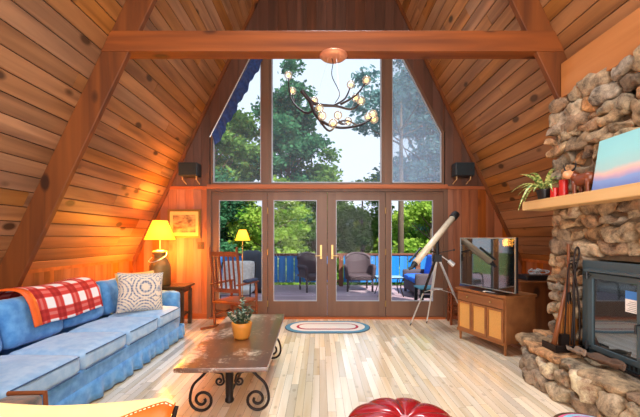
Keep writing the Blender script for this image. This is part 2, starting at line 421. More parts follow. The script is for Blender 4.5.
XF = 2.32
MB().box(2.27, 2.30, .3, 3.205, 2.65, 2.97).build('trim_9', M['header'], kind='structure', bevel=.003)

# ------------------------------------------------------------------ fireplace
def stonefn(seed, amp, hmin):
    off = Vector((seed*3.7, seed*1.3, -seed*2.1))
    def fn(p):
        n = noise.noise_vector((p+off)*7)*amp+noise.noise_vector((p+off)*20)*amp*.35
        return p+n
    return fn
def lay(m, u0, u1, v0, v1, place, r, hmin=.07, hmax=.15, wmin=.10, wmax=.30, dep=.09, skip=None, n=7):
    v = v0
    while v < v1-.02:
        h = min(r.uniform(hmin, hmax), v1-v)
        if v1-(v+h) < .05: h = v1-v
        u = u0+r.uniform(-.04, .04)
        while u < u1-.03:
            w_ = min(r.uniform(wmin, wmax), u1-u+.03)
            if u1-(u+w_) < .07: w_ = u1-u+r.uniform(-.02, .02)
            cu, cv = u+w_/2, v+h/2+r.uniform(-.015, .015)
            if not (skip and skip(cu, cv, w_, h)):
                hh = (w_/2-.004, h/2-.003+r.uniform(0, .006), dep*r.uniform(.8, 1.1))
                sd = r.random()*50
                tmp = MB(); tmp.rbox((0,0,0), hh, min(hh)*.62, n, stonefn(sd, .055, 0))
                R = Matrix.Rotation(r.uniform(-.14, .14), 4, 'Z')
                m.add([place(cu, cv, R @ Vector(p)) for p in tmp.v], tmp.f)
            u += w_
        v += h
fp = thing('stone_fireplace', 'tall fieldstone fireplace chimney with raised stone hearth on the right wall', 'fireplace', (XF, 2.2, 0))
def L_(mb): mb.v = [(a-XF, b-2.2, c) for a, b, c in mb.v]; return mb
r = random.Random(21)
IN = (1.86, 2.93, .34, 1.15)
def skip(cu, cv, w_, h):
    yy = 3.42-cu
    return IN[0]-w_*.3 < yy < IN[1]+w_*.3 and IN[2] < cv < IN[3]+h*.3
st = MB()
lay(st, 0, 2.9, .3, 2.70, lambda cu, cv, p: (XF+.06-p.z-.035*max(0, min(1, (cv-2.15)/.3)), 3.42-cu-p.x, cv+p.y), r, skip=skip)
L_(st).build('chimney_stonework', M['stone'], fp, smooth=True); st = MB()
# return face at the far end of the chimney
lay(st, 0, .9, .0, 2.60, lambda cu, cv, p: (XF+.05+cu+p.x, 3.36+p.z, cv+p.y), r, n=5, skip=lambda cu, cv, w_, h: XF+.05+cu+w_/2+.05 > XC+min(3.18, hw(cv+h/2)-.04))
L_(st).build('side_stonework', M['stone'], fp, smooth=True)
core = MB()
core.prism([(XF+.04, .45, .3), (XF+1.0, .45, .3), (XF+.15, .45, 2.7), (XF+.04, .45, 2.7)], (0, IN[0]-.45, 0))
core.prism([(XF+.04, IN[1], .3), (XF+1.0, IN[1], .3), (XF+.15, IN[1], 2.7), (XF+.04, IN[1], 2.7)], (0, 3.38-IN[1], 0))
core.box(XF+.04, XF+.30, IN[0], IN[1], IN[3], 2.35); core.box(XF+.5, XF+.6, IN[0], IN[1], .2, 1.2)
L_(core).build('mortar', M['mortar'], fp)
HXF = 1.95; HZ = .34
he = MB()
lay(he, 0, 2.75, 0, HZ-.05, lambda cu, cv, p: (HXF+.06-p.z, 3.30-cu-p.x, cv+p.y), r, hmin=.11, hmax=.16, wmin=.16, wmax=.4)
ca, sa = math.cos(.75), math.sin(.75)
lay(he, 0, .5, 0, HZ-.05, lambda cu, cv, p: (HXF+.06+cu*sa+p.x*sa-p.z*ca*.8, 3.30+cu*ca*.8+p.x*ca+p.z*sa*.8-.02, cv+p.y), r, hmin=.11, hmax=.16, wmin=.16, wmax=.3)
# flat cap stones
lay(he, 0, 2.75, 0, .5, lambda cu, cv, p: (HXF+.0+cv+p.y, 3.32-cu-p.x, HZ-.035+p.z*.5), r, hmin=.2, hmax=.28, wmin=.25, wmax=.5, dep=.07)
he.rbox((2.16, 3.40, HZ-.03), (.15, .12, .05), .04, 6, stonefn(4, .03, 0)); he.rbox((2.36, 3.5, HZ-.02), (.13, .1, .05), .04, 6, stonefn(9, .03, 0))
L_(he).build('hearth_stonework', M['stone'], fp, smooth=True)
hm = MB(); hm.prism([(HXF+.05, .55, 0), (XF+.2, .55, 0), (XF+.2, 3.45, 0), (HXF+.2, 3.42, 0), (HXF+.05, 3.28, 0)], (0, 0, HZ-.05))
L_(hm).build('hearth_mortar', M['mortar'], fp)

# stove insert
M['stove'] = plain('grey stove enamel', '#4E6068', .4, .5, noise_amt=.05)
M['stove_glass'] = plain('dark stove glass', '#20282A', .04, 0, .9, ior=1.9, noise_amt=0)
ins = thing('fireplace_insert', 'grey metal wood stove insert with glass doors set in the stone fireplace', 'stove', (XF, 2.4, .34))
def LI(mb): mb.v = [(a-XF, b-2.4, c-.34) for a, b, c in mb.v]; return mb
a = MB(); xo = 2.26
a.box(xo, xo+.05, IN[0], 2.93, .97+.08, 1.14); a.box(xo, xo+.05, 2.85, 2.93, .36, 1.05); a.box(xo, xo+.05, IN[0], IN[0]+.08, .36, 1.05)
a.box(xo, xo+.05, IN[0], 2.93, .36, .41); a.box(xo+.05, xo+.3, IN[0]+.02, 2.91, .36, 1.12)
LI(a).build('surround', M['stove'], ins, bevel=.004)
LI(MB().box(xo-.05, xo, IN[0]+.1, 2.85, 1.055, 1.075)).build('heat_shelf', M['stove'], ins)
a = MB(); a.box(xo-.02, xo, IN[0], 2.93, .345, .365)
for k in range(24): a.box(xo-.004, xo, 1.95+k*.036, 1.965+k*.036, .372, .402)
LI(a).build('vent_louvre', M['black'], ins)
for (ya, yb) in ((2.35, 2.84), (1.95, 2.34)):
    a = MB(); xd = xo-.025
    gz0, gz1 = .455, 1.0
    a.box(xd, xo, ya, yb, .415, gz0); a.box(xd, xo, ya, yb, gz1, 1.045); a.box(xd, xo, ya, ya+.05, gz0, gz1); a.box(xd, xo, yb-.05, yb, gz0, gz1)
    d = LI(a).build('door', M['stove'], ins, bevel=.003)
    LI(MB().box(xd+.012, xd+.018, ya+.045, yb-.045, gz0-.005, gz1+.005)).build('glass', M['stove_glass'], d)
    hy = ya+.02 if ya > 2.3 else yb-.02
    hd = MB(); hd.tube([(xd, hy, .72), (xd-.035, hy, .72), (xd-.035, hy, .66)], .008, 8); LI(hd).build('handle', M['black'], d)
    hg = yb if ya > 2.3 else ya
    for zz in (.44, 1.02):
        q = MB(); q.tube([(xd-.01, hg, zz-.03), (xd-.01, hg, zz+.03)], .012, 8); q.tube([(xd-.01, hg-.04, zz), (xd-.01, hg+.03, zz)], .007, 8)
        LI(q).build('hinge', M['black'], d)
M['paper'] = plain('white paper', '#E4E0DC', .7)
M['label_blue'] = plain('blue label header', '#3A78C0', .6)
M['grey_ink'] = plain('grey print', '#8A8888', .7)
a = MB(); lx = xo-.025+.0095
a.box(lx, lx+.002, 2.405, 2.50, .79, .885, 0); a.box(lx, lx+.002, 2.405, 2.50, .885, .945, 1)
for k in range(6): a.box(lx-.0006, lx, 2.415, 2.49-(k % 3)*.012, .80+k*.013, .804+k*.013, 2)
lb = LI(a); o = lb.build('sticker', [M['paper'], M['label_blue'], M['grey_ink']], ins)
o['label'] = 'white paper sticker with blue header on the stove glass'

# mantel
M['mantel'] = wood('pale mantel plank', '#E8C48C', '#CC9C60', 'y', var=0, knots=.5, kscale=1.2, s=6)
ms = MB().rbox((0, 0, 0), (.125, 1.325, .046), .008, 10, lambda p: p+noise.noise_vector(p*3)*.006).build('mantel_shelf', M['mantel'])
ms.location = (2.235, 2.225, 1.655); tag(ms, 'thick pale wooden mantel shelf projecting from the stone chimney', 'shelf')

# ------------------------------------------------------------------ things on the mantel
def leafblade(m, base, az, length, droop, width, mi=0, n=8, lift=1.0):
    pts = []; d = Vector((math.cos(az), math.sin(az), 0)); side = Vector((-math.sin(az), math.cos(az), 0))
    for i in range(n+1):
        t = i/n; p = Vector(base)+d*length*t*.85+Vector((0, 0, length*(lift*t-droop*t*t)))
        w_ = width*math.sin(PI*min(1, .12+t*.88))*.5+.0005; pts.append((p-side*w_+Vector((0,0,w_*.5)), p, p+side*w_+Vector((0,0,w_*.5))))
    vs = [q for tri in pts for q in tri]; fs = []
    for i in range(n):
        for j in range(2): fs.append((i*3+j, i*3+j+1, i*3+j+4, i*3+j+3))
    # three long strips: pale margins on a green middle
    m.add(vs, fs, mi)
def variegated():
    m, nt, b = newmat('variegated leaf'); geo = N(nt, 'ShaderNodeNewGeometry'); tcn = N(nt, 'ShaderNodeTexCoord')
    no = N(nt, 'ShaderNodeTexNoise'); no.inputs['Scale'].default_value = 45; nt.links.new(tcn.outputs['Object'], no.inputs['Vector'])
    rp = N(nt, 'ShaderNodeValToRGB'); e = rp.color_ramp.elements; e[0].position = .42; e[1].position = .58
    e[0].color = lin('#3E7A2E'); e[1].color = lin('#D8DC8C'); nt.links.new(no.outputs['Fac'], rp.inputs[0]); nt.links.new(rp.outputs[0], b.inputs['Base Color'])
    b.inputs['Roughness'].default_value = .45; return m
ZM = 1.702
pp = thing('potted_plant', 'spider plant with striped arching leaves in a black pot on the mantel', 'plant', (2.215, 3.36, ZM))
MB().lathe([(.048, 0), (.066, .09), (.071, .09), (.071, .105), (.062, .105), (.06, .095)], 20).build('pot', M['black'], pp, smooth=False)
MB().lathe([(.058, .088), (.058, .094)], 16).build('soil', M['dark'], pp)
lf = MB(); r = random.Random(9)
for k in range(26):
    az = r.uniform(0, 2*PI); leafblade(lf, (0, 0, .09), az, r.uniform(.2, .36), r.uniform(.5, 1.2), .036, lift=r.uniform(.8, 1.35))
leafblade(lf, (-.01, 0, .09), PI+.2, .34, 1.7, .036, lift=1.1); leafblade(lf, (0, 0, .09), PI-.3, .34, .9, .036, lift=.9)
lf.build('foliage', variegated(), pp, solid=.0015)
M['candle'] = plain('red wax', '#C8201C', .35, noise_amt=.05)
for (yy, xx, rr, hh, lab) in ((3.175, 2.19, .034, .095, 'short red pillar candle beside the black plant pot on the mantel'), (3.085, 2.21, .036, .155, 'tall red pillar candle beside the cow figurine on the mantel')):
    c = thing('pillar_candle', lab, 'candle', (xx, yy, ZM), 0, 'red candles on the mantel')
    MB().lathe([(rr-.003, 0), (rr, .003), (rr, hh-.004), (rr-.004, hh), (rr*.6, hh-.006)], 20).build('candle_body', M['candle'], c)
    MB().tube([(0, 0, hh-.008), (.002, 0, hh+.008)], .0015, 6).build('wick', M['black'], c)
# figurine of a horned cow
M['hide'] = plain('brown and white glazed hide', '#7A3C20', .35, noise_amt=.5, nscale=14)
M['hide_pale'] = plain('pale orange glaze', '#E0A070', .35, noise_amt=.25)
cw = thing('cow_figurine', 'small brown cow figurine with dark horns standing on the mantel', 'figurine', (2.2, 2.86, ZM), 0); cw.scale = (1.2, 1.2, 1.2)
b = MB()
b.rbox((0, -.03, .098), (.042, .085, .042), .04, 8, lambda p: p+noise.noise_vector(p*14)*.006)
b.tube(smoothpath([(0, .03, .11), (0, .065, .135), (-.01, .085, .155)], 4), [.036]*4+[.032]*4+[.026], 10)
for (lx_, ly) in ((-.026, .03), (.026, .03), (-.026, -.09), (.026, -.09)):
    b.tube([(lx_, ly, .09), (lx_, ly+.005, .05), (lx_, ly, .008), (lx_, ly+.003, 0)], [.02, .013, .012, .015], 8)
b.build('body', M['hide'], cw, smooth=True)
b = MB(); b.rbox((-.035, .082, .15), (.036, .027, .03), .024, 6, lambda p: Vector((p.x, p.y*(1+p.x*7), p.z*(1+p.x*7)))); 
b.build('head', M['hide_pale'], cw, smooth=True)
b = MB()
for s in (-1, 1): b.tube(smoothpath([(-.02, .082+s*.018, .172), (-.02, .082+s*.05, .19), (-.025, .082+s*.062, .235)], 4), [.008, .008, .007, .006, .005, .005, .004, .003, .002], 8)
b.build('horns', M['black'], cw, smooth=True)
b = MB(); b.tube(smoothpath([(0, -.115, .115), (0, -.13, .09), (.0, -.125, .04)], 3), .005, 6); b.build('tail', M['hide'], cw)
# landscape canvas
def canvas_mat():
    m, nt, b = newmat('painted sky'); L = nt.links.new; tcn = N(nt, 'ShaderNodeTexCoord'); sp = N(nt, 'ShaderNodeSeparateXYZ'); L(tcn.outputs['Object'], sp.inputs[0])
    no = N(nt, 'ShaderNodeTexNoise'); no.inputs['Scale'].default_value = 5; no.inputs['Detail'].default_value = 3; L(tcn.outputs['Object'], no.inputs['Vector'])
    mu = N(nt, 'ShaderNodeMath', operation='MULTIPLY_ADD'); mu.inputs[1].default_value = .08; L(no.outputs['Fac'], mu.inputs[0]); L(sp.outputs['Z'], mu.inputs[2])
    mr = N(nt, 'ShaderNodeMapRange'); mr.inputs['From Max'].default_value = .44; mr.inputs['From Min'].default_value = .04; L(mu.outputs[0], mr.inputs['Value'])
    rp = N(nt, 'ShaderNodeValToRGB'); e = rp.color_ramp.elements
    e[0].position = 0; e[0].color = lin('#6E86C8'); e[1].position = 1; e[1].color = lin('#90D4DC')
    for p_, c_ in ((.17, '#86A2D8'), (.24, '#C0A4C0'), (.33, '#E8C0B4'), (.42, '#A8D0D0'), (.65, '#98D8DC')):
        q = e.new(p_); q.color = lin(c_)
    L(mr.outputs[0], rp.inputs[0]); L(rp.outputs[0], b.inputs['Base Color']); b.inputs['Roughness'].default_value = .5
    return m
pc = thing('canvas_painting', 'unframed canvas of turquoise sky over pink and blue bands leaning on the chimney', 'painting', (2.155, 2.31, ZM), 0)
pr = MB(); Rm = Matrix.Rotation(.16, 4, 'Y'); pr.box(0, .02, -.39, .39, 0, .40, 0, Rm)
o = pr.build('canvas', canvas_mat(), pc, bevel=.002)

# ------------------------------------------------------------------ hearth things
tx0, ty0 = P(565, 352, 3.08).x, 3.08
ts = thing('fireplace_tool_stand', 'black iron fireplace tool stand with tongs on the far hearth corner', 'tool stand', (2.15, 3.0, HZ+.005))
b = MB(); b.box(-.13, .1, -.09, .1, 0, .02); b.box(-.13, -.12, -.09, .1, .02, .06); b.box(-.13, .1, -.09, -.08, .02, .06)
b.build('base_tray', M['iron'], ts, bevel=.003)
b = MB(); b.tube([(.02, 0, .02), (.02, 0, .78)], .009, 8)
b.tube([(.02, 0, .76), (.02, -.05, .80), (.02, .05, .78)], .006, 8); o = b.build('pole', M['iron'], ts); o.location = (.05, -.03, 0)
b = MB()
b.tube(smoothpath([(-.02, -.02, .06), (-.0, -.02, .4), (.0, -.02, .62), (.035, -.02, .78), (.05, -.02, .86), (.035, -.02, .905), (.015, -.02, .87), (.0, -.02, .75), (.02, -.02, .62), (.05, -.02, .35), (.05, -.02, .06)], 5), .008, 7)
o = b.build('tongs', M['iron'], ts, smooth=True); o.location = (.05, -.03, 0)
b = MB(); b.tube(smoothpath([(-.05, .02, .10), (-.03, .02, .5), (-.015, .02, .72), (.01, .02, .76), (.03, .02, .72)], 5), .007, 7)
b.add(*(lambda m_: (m_.v, m_.f))(MB().box(-.09, -.02, .0, .04, .03, .14)))
o = b.build('shovel', M['iron'], ts, smooth=False); o.location = (.05, -.03, 0)
M['bristle'] = wood('broom straw', '#C8843C', '#8A4E20', 'z', s=60, var=0, knots=0, rough=.9)
M['handle_wood'] = plain('reddish wooden handle', '#7C4420', .45)
br = thing('hearth_broom', 'straw hearth broom standing bristles down beside the tool stand', 'broom', (2.25, 3.08, HZ+.005)); br.scale = (1.25, 1.25, 1.5)
b = MB(); r = random.Random(2)
for k in range(70):
    a0 = r.uniform(0, 2*PI); q = math.sqrt(r.random()); 
    b.tube([(q*.075*math.cos(a0), q*.03*math.sin(a0), 0), (q*.06*math.cos(a0), q*.026*math.sin(a0), .16), (q*.015*math.cos(a0), q*.015*math.sin(a0), .28)], [.005, .006, .004], 5)
b.build('bristles', M['bristle'], br)
MB().tube([(0, 0, .26), (0, 0, .33)], [.02, .014], 10).build('binding', M['iron'], br)
MB().tube([(0, 0, .3), (0, .0, .62)], .009, 8).build('handle', M['handle_wood'], br)
b = MB(); b.tube([P(553.5, 346, 2.99), P(561, 312, 3.05), P(568.5, 277, 3.13)], [.021, .019, .015], 10)
tag(b.build('wooden_staff', M['handle_wood'], smooth=True), 'thick reddish wooden staff leaning against the chimney by the tongs', 'staff')
M['bark'] = plain('brown bark', '#5C4434', .75, nscale=30, noise_amt=.4, bump=.4)
M['bark2'] = plain('dry grey brown bark', '#86705E', .75, nscale=30, noise_amt=.4, bump=.4)
def bark(name, c, L0, W0, rz, curl, mat, lab, tilt=0):
    vs = []; fs = []; n, k = 14, 8
    for i in range(n+1):
        for j in range(k+1):
            u = i/n*2-1; v = j/k*2-1; wd = W0*(1-.75*u**2)*(1+.2*noise.noise(Vector((u*2, L0*9, 0))))
            z = curl*v*v*.6+.03*noise.noise(Vector((u*2.5, v*1.5, L0*5)))+tilt*(u+1)+.02
            vs.append((u*L0, v*wd, z))
    for i in range(n):
        for j in range(k): a_ = i*(k+1)+j; fs.append((a_, a_+1, a_+k+2, a_+k+1))
    m = MB(); m.add(vs, fs); o = m.build(name, mat, smooth=True, solid=.008); o.location = c; o.rotation_euler = (0, 0, rz)
    return tag(o, lab, 'bark')
bark('bark_slab', (2.12, 2.82, HZ+.012), .17, .05, -1.9, .03, M['bark2'], 'pale curled slab of bark on the hearth nearest the tool stand', .02)
bark('bark_slab', (2.15, 2.60, HZ+.014), .19, .06, -1.55, .05, M['bark'], 'dark curled slab of bark on the hearth below the stove door', .01)

# ------------------------------------------------------------------ sofa
def fabric(name, a, b_, s=14):
    m, nt, b = newmat(name); L = nt.links.new; tcn = N(nt, 'ShaderNodeTexCoord')
    no = N(nt, 'ShaderNodeTexNoise'); no.inputs['Scale'].default_value = s; no.inputs['Detail'].default_value = 5; L(tcn.outputs['Object'], no.inputs['Vector'])
    n2 = N(nt, 'ShaderNodeTexNoise'); n2.inputs['Scale'].default_value = 260; L(tcn.outputs['Object'], n2.inputs['Vector'])
    rp = N(nt, 'ShaderNodeValToRGB'); rp.color_ramp.elements[0].position = .35; rp.color_ramp.elements[1].position = .65
    rp.color_ramp.elements[0].color = lin(a); rp.color_ramp.elements[1].color = lin(b_); L(no.outputs['Fac'], rp.inputs[0]); L(rp.outputs[0], b.inputs['Base Color'])
    bp = N(nt, 'ShaderNodeBump'); bp.inputs['Strength'].default_value = .3; bp.inputs['Distance'].default_value = .003
    L(n2.outputs['Fac'], bp.inputs['Height']); L(bp.outputs[0], b.inputs['Normal'])
    b.inputs['Roughness'].default_value = .9; b.inputs['Sheen Weight'].default_value = .3
    return m
M['denim'] = fabric('blue sofa cloth', '#4488CA', '#68A8E0')
M['denim_seat'] = fabric('faded blue seat cloth', '#8CB8E2', '#A8CCEC')
M['piping'] = plain('dark blue piping', '#3A5C88', .8)
sf = thing('sofa', 'long blue slipcovered sofa under the sloping wall on the left', 'sofa', (-2.3, 3.2, 0))
def LS(mb): mb.v = [(a+2.3, b-3.2, c) for a, b, c in mb.v]; return mb
ys = [1.97, 2.62, 3.24, 3.86, 4.46]
def wr(seed, amp=.012):
    o_ = Vector((seed*5.1, seed, seed*2.2)); return lambda p: p+noise.noise_vector((p+o_)*5)*amp+noise.noise_vector((p+o_)*16)*amp*.25
b = MB(); b.rbox((-2.32, 3.2, .215), (.475, 1.28, .1), .03, 12, wr(1, .006)); LS(b).build('base', M['denim'], sf, smooth=True)
b = MB(); b.rbox((-2.72, 3.2, .44), (.085, 1.28, .32), .05, 12, wr(2)); LS(b).build('back_frame', M['denim'], sf, smooth=True)
# pleated skirt
sk = MB(); n = 180; vs = []
pathp = [(-1.845, 1.72), (-1.845, 4.62), (-2.7, 4.62)]
seglen = [2.9, .855]; tot = sum(seglen)
for i in range(n+1):
    s_ = tot*i/n
    if s_ < 2.9: px_, py_, nx_, ny_ = -1.845, 1.72+s_, 1, 0
    else: px_, py_, nx_, ny_ = -1.845-(s_-2.9), 4.62, 0, 1
    rip = .010*math.sin(s_*23+2*math.sin(s_*7))+.008*math.sin(s_*41)
    for k, zz in enumerate((.17, .12, .07, .015)):
        o_ = rip*k/2+.006*k; vs.append((px_+nx_*o_, py_+ny_*o_, zz))
sk.add(vs, [(i*4+k, i*4+k+1, i*4+k+5, i*4+k+4) for i in range(n) for k in range(3)])
LS(sk).build('skirt', M['denim'], sf, smooth=True, solid=.006)
for ya, yb in ((1.72, 1.95), (4.48, 4.66)):
    b = MB(); b.rbox((-2.33, (ya+yb)/2, .38), (.44, (yb-ya)/2, .245), .07, 10, wr(ya)); LS(b).build('armrest', M['denim'], sf, smooth=True)
for i in range(4):
    y0, y1 = ys[i]+.008, ys[i+1]-.008; yc, hy = (y0+y1)/2, (y1-y0)/2
    b = MB()
    fn = (lambda sd: (lambda p: wr(sd, .008)(p)+Vector((0, 0, .03*(1-(p.x/.32)**2)*(1-(p.y/.31)**2) if p.z > 0 else 0))))(i+3)
    b.rbox((-2.135, yc, .365), (.31, hy, .075), .045, 14, fn)
    sc_ = LS(b).build('seat_cushion', M['denim_seat'], sf, smooth=True)
    q = MB(); zt, zb = .425, .305
    for zz in (zt, zb): q.tube([(-1.828, y0+.03, zz), (-1.826, yc, zz), (-1.828, y1-.03, zz)], .005, 6)
    LS(q).build('piping', M['piping'], sc_)
    b = MB(); Mt = Matrix.Translation((-2.53, yc, .63)) @ Matrix.Rotation(-.16, 4, 'Y')
    b.rbox((0, 0, 0), (.10, hy, .20), .075, 12, wr(i+11, .016), 0, Mt)
    LS(b).build('back_cushion', M['denim'], sf, smooth=True)
# plaid blanket
def plaid():
    m, nt, b = newmat('red and white plaid wool'); L = nt.links.new; uv = N(nt, 'ShaderNodeUVMap'); sp = N(nt, 'ShaderNodeSeparateXYZ'); L(uv.outputs[0], sp.inputs[0])
    outs = []
    for ax in ('X', 'Y'):
        a = N(nt, 'ShaderNodeMath', operation='MULTIPLY'); a.inputs[1].default_value = 1/.2; L(sp.outputs[ax], a.inputs[0])
        fq = N(nt, 'ShaderNodeMath', operation='FRACT'); L(a.outputs[0], fq.inputs[0])
        r_ = N(nt, 'ShaderNodeValToRGB'); r_.color_ramp.interpolation = 'LINEAR'; e = r_.color_ramp.elements
        e[0].position = 0; e[0].color = (1,1,1,1); e[1].position = .46; e[1].color = (1,1,1,1)
        for p_, v_ in ((.52, 0), (.62, 0), (.66, .3), (.76, .3), (.80, 0), (.95, 0), (1.0, 1)):
            q = e.new(p_); q.color = (v_,)*3+(1,)
        L(fq.outputs[0], r_.inputs[0]); outs.append(r_)
    ml = N(nt, 'ShaderNodeMath', operation='ADD'); L(outs[0].outputs[0], ml.inputs[0]); L(outs[1].outputs[0], ml.inputs[1])
    hf = N(nt, 'ShaderNodeMath', operation='MULTIPLY'); hf.inputs[1].default_value = .5; L(ml.outputs[0], hf.inputs[0])
    rp = N(nt, 'ShaderNodeValToRGB'); e = rp.color_ramp.elements; e[0].position = 0; e[0].color = lin('#A01818'); e[1].position = 1; e[1].color = lin('#F2F2F4')
    for p_, c_ in ((.5, '#D03A34'), (.7, '#E08078')):
        q = e.new(p_); q.color = lin(c_)
    L(hf.outputs[0], rp.inputs[0]); L(rp.outputs[0], b.inputs['Base Color']); b.inputs['Roughness'].default_value = .95; return m
prof = smoothpath([(-2.84, 0, .70), (-2.83, 0, .80), (-2.74, 0, .865), (-2.62, 0, .885), (-2.50, 0, .875), (-2.43, 0, .80), (-2.395, 0, .69), (-2.375, 0, .58)], 5)
nu = 40; vs = []; uvs = []
cl = [0]
for i in range(1, len(prof)): cl.append(cl[-1]+(prof[i]-prof[i-1]).length)
y0, y1 = 2.80, 3.70
for i in range(nu+1):
    for j, p in enumerate(prof):
        t = j/(len(prof)-1); yy = y0+(y1-y0)*i/nu+.06*t*(1-i/nu)+.02
        nz = noise.noise(Vector((yy*4, t*2, 3)))*.012
        vs.append((p.x+nz, yy, p.z+nz+.008*math.sin(yy*9))); uvs.append((yy-y0, cl[j]+.03))
k = len(prof); bl = MB(); bl.add([(a+2.6, b_-3.36, c-.85) for a, b_, c in vs], [(i*k+j, i*k+j+1, (i+1)*k+j+1, (i+1)*k+j) for i in range(nu) for j in range(k-1)])
bt = thing('throw_blanket', 'red and white plaid throw blanket over the back of the blue sofa', 'blanket', (-2.6, 3.36, .85))
bl.build('cloth', plaid(), bt, smooth=True, solid=.012, uv=uvs)
eb = MB(); vs2 = []
for j, p in enumerate(prof):
    t = j/(len(prof)-1); q = vs[j]
    vs2 += [(q[0]+2.6+.004, q[1]-3.36-.05, q[2]-.85), (q[0]+2.6+.008, q[1]-3.36+.02, q[2]-.85+.006)]
eb.add(vs2, [(2*j, 2*j+1, 2*j+3, 2*j+2) for j in range(k-1)]); o = eb.build('border', plain('orange satin binding', '#E8621C', .5), bt, smooth=True, solid=.012)
o['label'] = 'orange binding along the near edge'

# pillows
def medallion():
    m, nt, b = newmat('medallion print'); L = nt.links.new; tcn = N(nt, 'ShaderNodeTexCoord')
    vo = N(nt, 'ShaderNodeTexVoronoi'); vo.inputs['Scale'].default_value = 4.2; vo.inputs['Randomness'].default_value = .25; L(tcn.outputs['Object'], vo.inputs['Vector'])
    a = N(nt, 'ShaderNodeMath', operation='MULTIPLY'); a.inputs[1].default_value = 52; L(vo.outputs['Distance'], a.inputs[0])
    s_ = N(nt, 'ShaderNodeMath', operation='SINE'); L(a.outputs[0], s_.inputs[0])
    v2 = N(nt, 'ShaderNodeTexVoronoi'); v2.inputs['Scale'].default_value = 34; v2.inputs['Randomness'].default_value = .4; L(tcn.outputs['Object'], v2.inputs['Vector'])
    ad = N(nt, 'ShaderNodeMath', operation='MULTIPLY_ADD'); ad.inputs[1].default_value = 2.4; L(v2.outputs['Distance'], ad.inputs[0]); L(s_.outputs[0], ad.inputs[2])
    rp = N(nt, 'ShaderNodeValToRGB'); e = rp.color_ramp.elements; e[0].position = .15; e[0].color = lin('#50607E'); e[1].position = .62; e[1].color = lin('#E4D4BC')
    mr = N(nt, 'ShaderNodeMapRange'); mr.inputs['From Min'].default_value = -1; mr.inputs['From Max'].default_value = 2.6; L(ad.outputs[0], mr.inputs['Value'])
    q = e.new(.36); q.color = lin('#9A9CA8'); L(mr.outputs[0], rp.inputs[0]); L(rp.outputs[0], b.inputs['Base Color']); b.inputs['Roughness'].default_value = .9; return m
def pillow(c, rot, w_, h_, mat, name, lab, th=.085):
    n = 16; vs = []; fs = []
    for sgn in (1, -1):
        base = len(vs)
        for i in range(n+1):
            for j in range(n+1):
                u, v = i/n*2-1, j/n*2-1
                pin = 1-.07*(1-abs(u)**2)*0-.06*(u*u*(1-v*v)+v*v*(1-u*u))
                vs.append((u*w_/2*(1-.06*(1-v*v)*abs(u)**3), sgn*th*(max(0, (1-u**4)*(1-v**4))**.55), v*h_/2*(1-.06*(1-u*u)*abs(v)**3)))
        for i in range(n):
            for j in range(n):
                a = base+i*(n+1)+j; q = (a, a+1, a+n+2, a+n+1); fs.append(q if sgn > 0 else q[::-1])
    m = MB(); m.add(vs, fs); o = m.build(name, mat, smooth=True); o.location = c; o.rotation_euler = rot
    return tag(o, lab, 'pillow')
pillow((-2.14, 4.06, .685), (-.22, .06, math.radians(38)), .50, .47, medallion(), 'throw_pillow', 'cream pillow with blue grey medallion print at the far end of the sofa')
pillow((-2.30, 4.27, .69), (-.25, -.02, math.radians(45)), .46, .44, plain('gold pillow cloth', '#D8B070', .9), 'throw_pillow', 'plain golden pillow mostly hidden behind the medallion pillow')

# ------------------------------------------------------------------ side table and milk can lamp
M['dark_wood'] = wood('dark stained oak', '#5C3E2A', '#3E281A', 'x', var=.1, knots=0, rough=.35)
sd = thing('side_table', 'small dark wooden side table between the sofa and the panelled wall', 'table', (-2.33, 5.14, 0))
b = MB().box(-.36, .36, -.19, .22, .595, .625); b.build('tabletop', M['dark_wood'], sd, bevel=.006)
MB().box(-.3, .31, -.15, .18, .52, .595).build('apron', M['dark_wood'], sd)
for lx in (-.29, .30):
    for ly in (-.14, .17): MB().box(lx-.024, lx+.024, ly-.024, ly+.024, 0, .55).build('leg', M['dark_wood'], sd, bevel=.004)
MB().box(-.28, .29, -.13, .16, .17, .19).build('lower_shelf', M['dark_wood'], sd)
lp = thing('table_lamp', 'milk can table lamp with glowing yellow shade on the side table', 'lamp', (-2.39, 5.08, .625))
M['can'] = plain('weathered bronze metal', '#8A7040', .45, .3, noise_amt=.4, nscale=9)
MB().lathe([(.135, 0), (.15, .01), (.15, .29), (.145, .31), (.10, .40), (.085, .42), (.085, .455), (.115, .47), (.115, .50), (.09, .515), (.03, .525)], 28).build('milk_can', M['can'], lp, smooth=True)
b = MB(); b.tube(smoothpath([(-.11, -.02, .42), (-.13, -.08, .36), (.0, -.17, .36), (.13, -.1, .44), (.10, -.02, .50)], 6), .006, 6); b.build('handle', M['steel'], lp, smooth=True)
b = MB(); b.tube([(0, 0, .52), (0, 0, .78)], .008, 8); b.tube([(0, 0, .70), (0, 0, .76)], .018, 10); b.build('stem', M['brass'], lp)
def shade_mat(name, c, e):
    m, nt, b = newmat(name); b.inputs['Base Color'].default_value = lin(c); b.inputs['Roughness'].default_value = .8
    b.inputs['Emission Color'].default_value = lin('#FFC020'); b.inputs['Emission Strength'].default_value = e
    ou = [n for n in nt.nodes if n.type == 'OUTPUT_MATERIAL'][0]; tl = N(nt, 'ShaderNodeBsdfTranslucent'); tl.inputs[0].default_value = lin(c)
    mx = N(nt, 'ShaderNodeMixShader'); mx.inputs[0].default_value = .45; nt.links.new(b.outputs[0], mx.inputs[1]); nt.links.new(tl.outputs[0], mx.inputs[2]); nt.links.new(mx.outputs[0], ou.inputs[0])
    return m
M['shade'] = shade_mat('yellow lamp shade', '#F4D070', 1.3)
